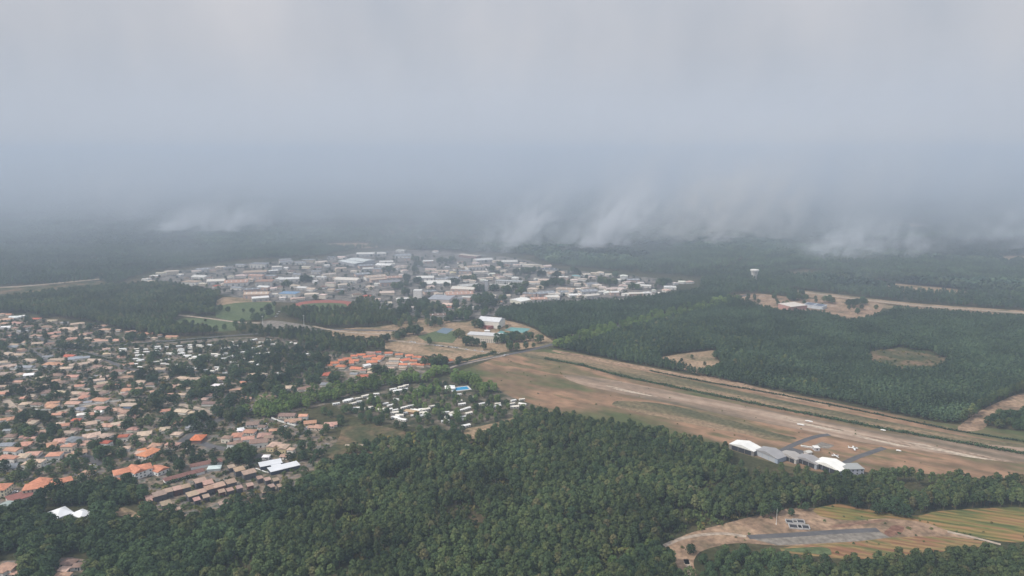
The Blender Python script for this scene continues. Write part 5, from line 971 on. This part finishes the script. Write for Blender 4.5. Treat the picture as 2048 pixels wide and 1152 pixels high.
fill('garden_tree', [(280, 560), (480, 530), (720, 508), (1060, 520), (1100, 540), (1380, 566), (1350, 590), (1060, 610), (900, 640), (700, 600), (440, 590)], 26, .6, 1.0, .45, pad=.5)
# far woods
TOWNH = [(262, 570), (296, 547), (480, 522), (640, 514), (720, 500), (820, 494), (900, 498), (1060, 512), (1100, 532), (1250, 545), (1370, 556), (1370, 582), (1240, 608), (1060, 612), (900, 645), (780, 640), (700, 603), (560, 608), (440, 592)]
fill('young_pine', [(-160, 592), (-160, 500), (300, 496), (720, 490), (900, 488), (1100, 494), (1400, 500), (1700, 520), (2220, 540), (2220, 652), (1850, 612), (1760, 612), (1700, 602), (1590, 592), (1480, 604), (1400, 582), (1404, 556), (1250, 544), (1100, 530), (1060, 511), (820, 493), (720, 499), (640, 513), (480, 521), (296, 546), (240, 566), (100, 582)], 8.5, 1.1, 1.6, .93, holes=(TOWNH,), pad=3, gap=.04, gscale=150, xmax=2100, xmin=-60)
fill('wood_clump', [(-160, 501), (-160, 380), (2220, 380), (2220, 541), (1700, 521), (1400, 501), (900, 489), (300, 497)], 21, .85, 1.3, .95, gap=.10, gscale=330, clear=False, xmax=2100, xmin=-60)

for pl in ([(1075, 512), (1090, 500), (1230, 500), (1300, 516), (1240, 528), (1100, 526)], [(1370, 482), (1400, 474), (1480, 470), (1490, 478), (1400, 490)], [(820, 500), (840, 494), (1060, 498), (1070, 510), (900, 502)],
           [(470, 466), (500, 456), (690, 452), (700, 460), (560, 466)], [(300, 500), (320, 494), (450, 488), (470, 494), (360, 504)], [(1060, 430), (1200, 424), (1330, 430), (1200, 434)], [(0, 420), (200, 412), (420, 408), (420, 412), (200, 418)], [(1600, 560), (2160, 590), (2160, 598), (1700, 580)]):
    fill('wood_clump', pl, 15, 1.1, 1.6, .9, clear=False, xmax=2100, xmin=-60)
# hedge line of the airfield
def hedge(name, pts, width, h, lab, seed):
    W = [G(x, y) for x, y in pts]; rng = np.random.default_rng(seed); V = []; c = W[0]
    for a, b in zip(W, W[1:]):
        L = (b - a).length; n = int(L * 9 * max(1, width / 3)); t = rng.random(n); hh = h * (0.55 + .45 * np.sin(t * L / 7 + seed) * np.sin(t * L / 17 + 1)) + .6
        P = np.array(a)[None] + t[:, None] * np.array(b - a)[None] - np.array(c); P[:, :2] += rng.normal(size=(n, 2)) * width * .3; P[:, 2] = rng.random(n) * hh
        nr = rng.normal(size=(n, 3)); nr[:, 2] = abs(nr[:, 2]) + .5; nr /= np.linalg.norm(nr, axis=1)[:, None]; u = np.cross(nr, rng.normal(size=(n, 3))); u /= np.linalg.norm(u, axis=1)[:, None]; w = np.cross(nr, u)
        s = rng.uniform(.5, .95, (n, 1)); V.append(np.stack([P - u * s, P - w * s, P + u * s, P + w * s], 1).reshape(-1, 3))
    V = np.concatenate(V); o = link(name, np_mesh(name, V, np.arange(len(V)).reshape(-1, 4), [L_BROAD]), None, c); tag(o, lab, 'hedge')
hedge('hedge', [(1090, 718), (1160, 730), (1240, 752), (1500, 806), (1700, 845), (1800, 864), (2048, 908), (2140, 925)], 5.5, 2.4, 'long dark hedge line running along the middle of the airfield', 1)
hedge('hedge', [(1300, 742), (1400, 762), (1560, 790), (1750, 828), (1900, 860), (2100, 892)], 3.0, 1.4, 'thin broken hedge along the track at the plantation edge', 2)
hedge('hedge', [(925, 722), (960, 714), (990, 706)], 8, 5, 'short thick dark hedge beside the main road at the meadow', 3)
hedge('hedge', [(175, 696), (240, 692), (330, 685), (450, 675)], 2.5, 2.2, 'long dark hedge beside the straight suburb road above the caravans', 4)
hedge('hedge', [(150, 704), (185, 712), (250, 728), (300, 744)], 3, 2.2, 'dark hedge slanting between the road and the caravan park', 5)
hedge('hedge', [(400, 745), (440, 750), (500, 762), (560, 775)], 3, 2.2, 'dark hedge at the lower edge of the upper caravan park', 6)
hedge('hedge', [T('G', 480, 400), T('G', 640, 360), T('G', 780, 320)], 4, 2.5, 'green hedge in front of the long dark brown roof', 7)

LIMIT = 300
GRP = {'pine_tree': 'pines of the near wood', 'broadleaf_tree': 'broadleaf trees of the near woods and gardens', 'garden_tree': 'trees between the suburb houses', 'plane_tree': 'plane trees along the main road and campsite'}
def place_tree(nm, a, k):
    cm, tm = PROTO[nm][0][k % len(PROTO[nm][0])]
    r = empty(nm, (a[0], a[1], 0), a[3]); r.scale = (a[2],) * 3
    link('crown', cm, r); link('trunk', tm, r); return r
def stuff(name, A, nm, label=None):
    n = len(A); me = bpy.data.meshes.new(name); me.vertices.add(n)
    me.vertices.foreach_set('co', np.column_stack([A[:, 0], A[:, 1], np.zeros(n)]).astype(np.float32).ravel())
    nf = len(PROTO[nm][0])
    for k, vals, ty in (('rot', A[:, 3], 'FLOAT'), ('scl', A[:, 2], 'FLOAT')):
        at_ = me.attributes.new(k, ty, 'POINT'); at_.data.foreach_set('value', vals.astype(np.float32))
    at_ = me.attributes.new('idx', 'INT', 'POINT'); at_.data.foreach_set('value', rt.integers(0, nf, n).astype(np.int32))
    o = link(name, me); tag(o, label, None, kind='stuff')
    ng = bpy.data.node_groups.new('plant_' + name, 'GeometryNodeTree')
    ng.interface.new_socket('Geometry', in_out='INPUT', socket_type='NodeSocketGeometry'); ng.interface.new_socket('Geometry', in_out='OUTPUT', socket_type='NodeSocketGeometry')
    gi, go = ng.nodes.new('NodeGroupInput'), ng.nodes.new('NodeGroupOutput')
    ci = ng.nodes.new('GeometryNodeCollectionInfo'); ci.inputs['Collection'].default_value = PROTO[nm][1]; ci.inputs['Separate Children'].default_value = True; ci.inputs['Reset Children'].default_value = True
    ip = ng.nodes.new('GeometryNodeInstanceOnPoints'); ip.inputs['Pick Instance'].default_value = True
    def attr(k, ty):
        a = ng.nodes.new('GeometryNodeInputNamedAttribute'); a.data_type = ty; a.inputs['Name'].default_value = k; return a.outputs['Attribute']
    cx = ng.nodes.new('ShaderNodeCombineXYZ'); ng.links.new(attr('rot', 'FLOAT'), cx.inputs['Z']); ng.links.new(attr('idx', 'INT'), ip.inputs['Instance Index'])
    ng.links.new(cx.outputs[0], ip.inputs['Rotation']); ng.links.new(attr('scl', 'FLOAT'), ip.inputs['Scale'])
    ng.links.new(gi.outputs[0], ip.inputs['Points']); ng.links.new(ci.outputs[0], ip.inputs['Instance']); ng.links.new(ip.outputs[0], go.inputs[0])
    md = o.modifiers.new('plant', 'NODES'); md.node_group = ng
    return o
def zone_of(nm, x, y):
    if nm == 'pine_tree':
        if y > 1090: c = 'left of centre' if x < 820 else ('near the centre' if x < 1200 else 'at the right')
        else: c = None
        if x > 1395: return 'tall green pine in the dark pine stand at the bottom right corner'
        return f'tall green pine of the closed wood at the bottom edge, {c}' if c else 'tall green pine within the near wood, above the bottom edge'
total = 0
for nm in TREES:
    A = np.concatenate([a for a in TREES[nm] if len(a)])
    if nm in GRP:
        Q = PX(A[:, :2]); D = A[:, 1] * CP + CAM_H * SP; hpx = A[:, 2] * SPEC[nm][1]['H1'] * F / D
        vis = (Q[:, 0] > -10) & (Q[:, 0] < 2058) & (Q[:, 1] > 500) & (Q[:, 1] - hpx * .85 < 1150) & (Q[:, 1] - hpx * .2 > 0)
        A = A[(Q[:, 1] - hpx < 1175)]; Q = PX(A[:, :2]); D = A[:, 1] * CP + CAM_H * SP; hpx = A[:, 2] * SPEC[nm][1]['H1'] * F / D
        vis = (Q[:, 0] > -5) & (Q[:, 0] < 2053) & (Q[:, 1] - hpx * .8 < 1150)
        order = np.argsort(-(hpx * vis))[:LIMIT]; m = np.zeros(len(A), bool); m[order] = True; m &= vis
        for k, i in enumerate(np.where(m)[0]):
            r = place_tree(nm, A[i], k); x, y = Q[i]; yt = y - hpx[i] * .55
            if nm == 'pine_tree': tag(r, None, 'pine tree', GRP[nm]); reg(r, 'tall green pine', 'of the bottom right corner stand' if x > 1395 and yt > 1060 else 'of the near wood', (x, yt))
            else:
                tag(r, None, 'tree', GRP[nm])
                if nm == 'broadleaf_tree': z = 'of the bottom left wood' if x < 620 and y > 1000 else ('of the bottom right thicket' if x > 1230 and y > 1000 else ('below the near suburb' if x < 760 else 'by the airfield'))
                elif nm == 'plane_tree': z = 'of the road avenue' if x < 900 and y < 800 + (x - 900) * -.15 and y > 740 else 'around the campsite'
                else: z = 'of the suburb gardens'
                noun = {'broadleaf_tree': 'round dark green tree', 'plane_tree': 'bright green plane tree', 'garden_tree': 'dark garden tree'}[nm]
                reg(r, noun, z, (x, yt))
        A = A[~m]
    nms = {'pine_tree': 'pine_forest', 'broadleaf_tree': 'broadleaf_woods', 'garden_tree': 'garden_foliage', 'plane_tree': 'avenue_foliage', 'young_pine': 'pine_plantation_forest', 'scrub': 'undergrowth', 'wood_clump': 'distant_forest'}
    if len(A): stuff(nms[nm], A, nm)
    total += len(A); print('TREES', nm, len(A))
print('TREES total instanced', total)

# ------------------------------------------------------------------ labels that count along rows
ORDW = ['first', 'second', 'third', 'fourth', 'fifth', 'sixth', 'seventh', 'eighth', 'ninth', 'tenth', 'eleventh', 'twelfth', 'thirteenth', 'fourteenth', 'fifteenth', 'sixteenth', 'seventeenth', 'eighteenth', 'nineteenth', 'twentieth']
for (noun, zone), L in REG.items():
    L.sort(key=lambda q: q[1][1]); n = len(L)
    if n == 1: L[0][0]['label'] = f'the only {noun} {zone}'; continue
    nr = max(1, round(math.sqrt(n / 1.6))) if n > 8 else 1; per = math.ceil(n / nr)
    for r in range(nr):
        row = sorted(L[r * per:(r + 1) * per], key=lambda q: q[1][0])
        for k, (o, p) in enumerate(row):
            a = ORDW[k] if k < 20 else f'{k + 1}th'
            o['label'] = f'{noun} {zone}, {a} from left' + ('' if nr == 1 else f' in the {ORDW[r] if r < 20 else str(r + 1)} row')

# ------------------------------------------------------------------ smoke and haze
def vol_mat(name, dens, col, scale, thr, soft, seed, hgt=None, aniso=0.0, stretch=(1, 1, 1), shear=0.0, cols=0.0, lean=0.0, base=0.0, yf=.3):
    """smoke whose density follows a noise in metres and thins out towards the edges of the thing"""
    m = bpy.data.materials.new(name); m.use_nodes = True; t = m.node_tree; t.nodes.clear(); out = t.nodes.new('ShaderNodeOutputMaterial')
    pv = t.nodes.new('ShaderNodeVolumePrincipled'); pv.inputs['Color'].default_value = (*col, 1); pv.inputs['Anisotropy'].default_value = aniso
    c = t.nodes.new('ShaderNodeTexCoord')
    m0 = t.nodes.new('ShaderNodeMapping'); m0.inputs['Rotation'].default_value = (0, -shear, 0); t.links.new(c.outputs['Object'], m0.inputs['Vector'])
    mp = t.nodes.new('ShaderNodeMapping'); mp.inputs['Scale'].default_value = tuple(scale * q for q in stretch); mp.inputs['Location'].default_value = (seed * 3.1, seed * 1.7, 0)
    t.links.new(m0.outputs[0], mp.inputs['Vector'])
    n = t.nodes.new('ShaderNodeTexNoise'); n.inputs['Scale'].default_value = 1; n.inputs['Detail'].default_value = 4; n.inputs['Roughness'].default_value = .55; n.inputs['Distortion'].default_value = 1.1; t.links.new(mp.outputs[0], n.inputs['Vector'])
    mr = t.nodes.new('ShaderNodeMapRange'); mr.interpolation_type = 'SMOOTHSTEP'; mr.inputs['From Min'].default_value = thr; mr.inputs['From Max'].default_value = thr + soft; mr.inputs['To Min'].default_value = base; t.links.new(n.outputs['Fac'], mr.inputs['Value'])
    if cols:
        m5 = t.nodes.new('ShaderNodeMapping'); m5.inputs['Scale'].default_value = (cols, cols, cols * .22); m5.inputs['Location'].default_value = (seed * 7.7, 0, 0); t.links.new(m0.outputs[0], m5.inputs['Vector'])
        n5 = t.nodes.new('ShaderNodeTexNoise'); n5.inputs['Scale'].default_value = 1; n5.inputs['Detail'].default_value = 2; t.links.new(m5.outputs[0], n5.inputs['Vector'])
        r5 = t.nodes.new('ShaderNodeMapRange'); r5.interpolation_type = 'SMOOTHSTEP'; r5.inputs['From Min'].default_value = .42; r5.inputs['From Max'].default_value = .62; t.links.new(n5.outputs['Fac'], r5.inputs['Value'])
        k5 = t.nodes.new('ShaderNodeMath'); k5.operation = 'MULTIPLY'; t.links.new(mr.outputs[0], k5.inputs[0]); t.links.new(r5.outputs[0], k5.inputs[1]); mr = k5
    # generated coordinates 0..1 over the box: fade to nothing at the faces
    sx = t.nodes.new('ShaderNodeSeparateXYZ'); t.links.new(c.outputs['Generated'], sx.inputs[0]); fac = mr.outputs[0]
    if lean:                      # the column leans, so its two sides lean with it
        a1 = t.nodes.new('ShaderNodeMath'); a1.operation = 'MULTIPLY_ADD'; a1.inputs[1].default_value = -lean; t.links.new(sx.outputs['Z'], a1.inputs[0]); a2 = t.nodes.new('ShaderNodeMath'); a2.operation = 'ADD'; a2.inputs[1].default_value = lean * .05; t.links.new(sx.outputs['X'], a1.inputs[2]); t.links.new(a1.outputs[0], a2.inputs[0]); xo = a2.outputs[0]
    else: xo = sx.outputs['X']
    for ax in range(3):
        lo = 0.0; f1 = t.nodes.new('ShaderNodeMapRange'); f1.interpolation_type = 'SMOOTHSTEP'; t.links.new(xo if ax == 0 else sx.outputs[ax], f1.inputs['Value'])
        a, b, c_, d = (0, .3, .7, 1) if ax == 0 else (0, yf, 1 - yf, 1) if ax == 1 else (-.2, .0, .25, 1)
        f1.inputs['From Min'].default_value = a; f1.inputs['From Max'].default_value = b if b > a else a + .001
        f2 = t.nodes.new('ShaderNodeMapRange'); f2.interpolation_type = 'SMOOTHSTEP'; t.links.new(xo if ax == 0 else sx.outputs[ax], f2.inputs['Value']); f2.inputs['From Min'].default_value = c_; f2.inputs['From Max'].default_value = d; f2.inputs['To Min'].default_value = 1; f2.inputs['To Max'].default_value = 0
        for f in (f1, f2):
            mm = t.nodes.new('ShaderNodeMath'); mm.operation = 'MULTIPLY'; t.links.new(fac, mm.inputs[0]); t.links.new(f.outputs[0], mm.inputs[1]); fac = mm.outputs[0]
    mm = t.nodes.new('ShaderNodeMath'); mm.operation = 'MULTIPLY'; t.links.new(fac, mm.inputs[0]); mm.inputs[1].default_value = dens
    t.links.new(mm.outputs[0], pv.inputs['Density']); t.links.new(pv.outputs[0], out.inputs['Volume']); return m
def plume(x0, y0, x1, y1, h, depth, lean, m, label):
    """smoke drifting off the ground between two measured points; it leans downwind (to the right) as it rises"""
    a, b = G(x0, y0), G(x1, y1); c = (a + b) / 2; d = b - a; L = d.length; an = math.atan2(d.y, d.x); mb = MB()
    mb.box(lean / 2, 0, 2, h, L * 1.2 + lean, depth * 1.3, 0, 0, True)
    o = mb.obj('smoke', m, None, (c.x, c.y, 0)); o.rotation_euler.z = an; tag(o, label, 'smoke', kind='stuff'); return o
SC = (0.93, 0.96, 1.0)
V = lambda nm, dens, scale, thr, soft, seed, col=SC, st=(1.0, 1, .72), sh=.75, cols=.009: vol_mat(nm, dens, col, scale, thr, soft, seed, stretch=st, shear=sh, cols=cols, lean=.3)
plume(955, 500, 1215, 500, 250, 300, 110, V('smoke_centre', .019, .019, .42, .2, 1), 'white smoke rising off the forest behind the middle of the town')
plume(1295, 488, 1500, 478, 290, 300, 120, V('smoke_pale', .024, .017, .40, .22, 2, (0.93, 0.92, 0.90)), 'pale thick smoke right of the town drifting up to the right')
plume(1585, 518, 1790, 512, 130, 260, 90, V('smoke_right', .014, .022, .42, .2, 3), 'thin white smoke wisps over the right-hand forest')
plume(275, 468, 470, 464, 120, 320, 110, V('smoke_left', .016, .020, .42, .2, 4), 'thin smoke wisps over the left-hand forest')
plume(1900, 500, 2120, 498, 180, 350, 80, V('smoke_edge', .007, .014, .40, .25, 5), 'faint smoke at the right edge over the forest')
plume(1000, 462, 1750, 458, 520, 700, 300, vol_mat('smoke_veil', .0032, (0.95, 0.94, 0.93), .006, .40, .25, 9, stretch=(1, 1, .6), shear=.5, cols=.004, lean=.25), 'broad faint veil of grey smoke standing over the burning forest')
plume(-60, 455, 420, 450, 380, 700, 200, vol_mat('smoke_veil_far', .0022, (0.92, 0.93, 0.95), .006, .42, .25, 12, stretch=(1, 1, .6), shear=.5, cols=.004, lean=.25), 'faint veil of smoke over the left-hand forest')
def bank(name, x0, x1, y0, y1, z1, m, label):
    mb = MB(); mb.box(0, 0, 0, z1, x1 - x0, y1 - y0, 0, 0, True); o = mb.obj(name, m, None, ((x0 + x1) / 2, (y0 + y1) / 2, 3)); tag(o, label, 'smoke', kind='stuff')
bank('smoke_bank', -5000, 5200, 800, 9500, 900, vol_mat('smoke_bank', 0.00085, (0.725, 0.79, 0.88), .0026, .36, .3, 7, stretch=(1.1, .7, .35), shear=.35, base=.35, yf=.2), 'broad grey-blue smoke bank hiding the horizon')

hz = MB(); hz.box(0, 21000, -1.0, 320.0, 70000, 52000, 0, 0, True)
hm = bpy.data.materials.new('haze'); hm.use_nodes = True; t = hm.node_tree; t.nodes.clear(); o_ = t.nodes.new('ShaderNodeOutputMaterial'); pv = t.nodes.new('ShaderNodeVolumePrincipled')
pv.inputs['Color'].default_value = (0.55, 0.68, 0.85, 1); pv.inputs['Density'].default_value = 0.00017; pv.inputs['Anisotropy'].default_value = 0.0
t.links.new(pv.outputs[0], o_.inputs['Volume'])
tag(hz.obj('haze', hm), 'smoky haze over the whole landscape', kind='stuff')
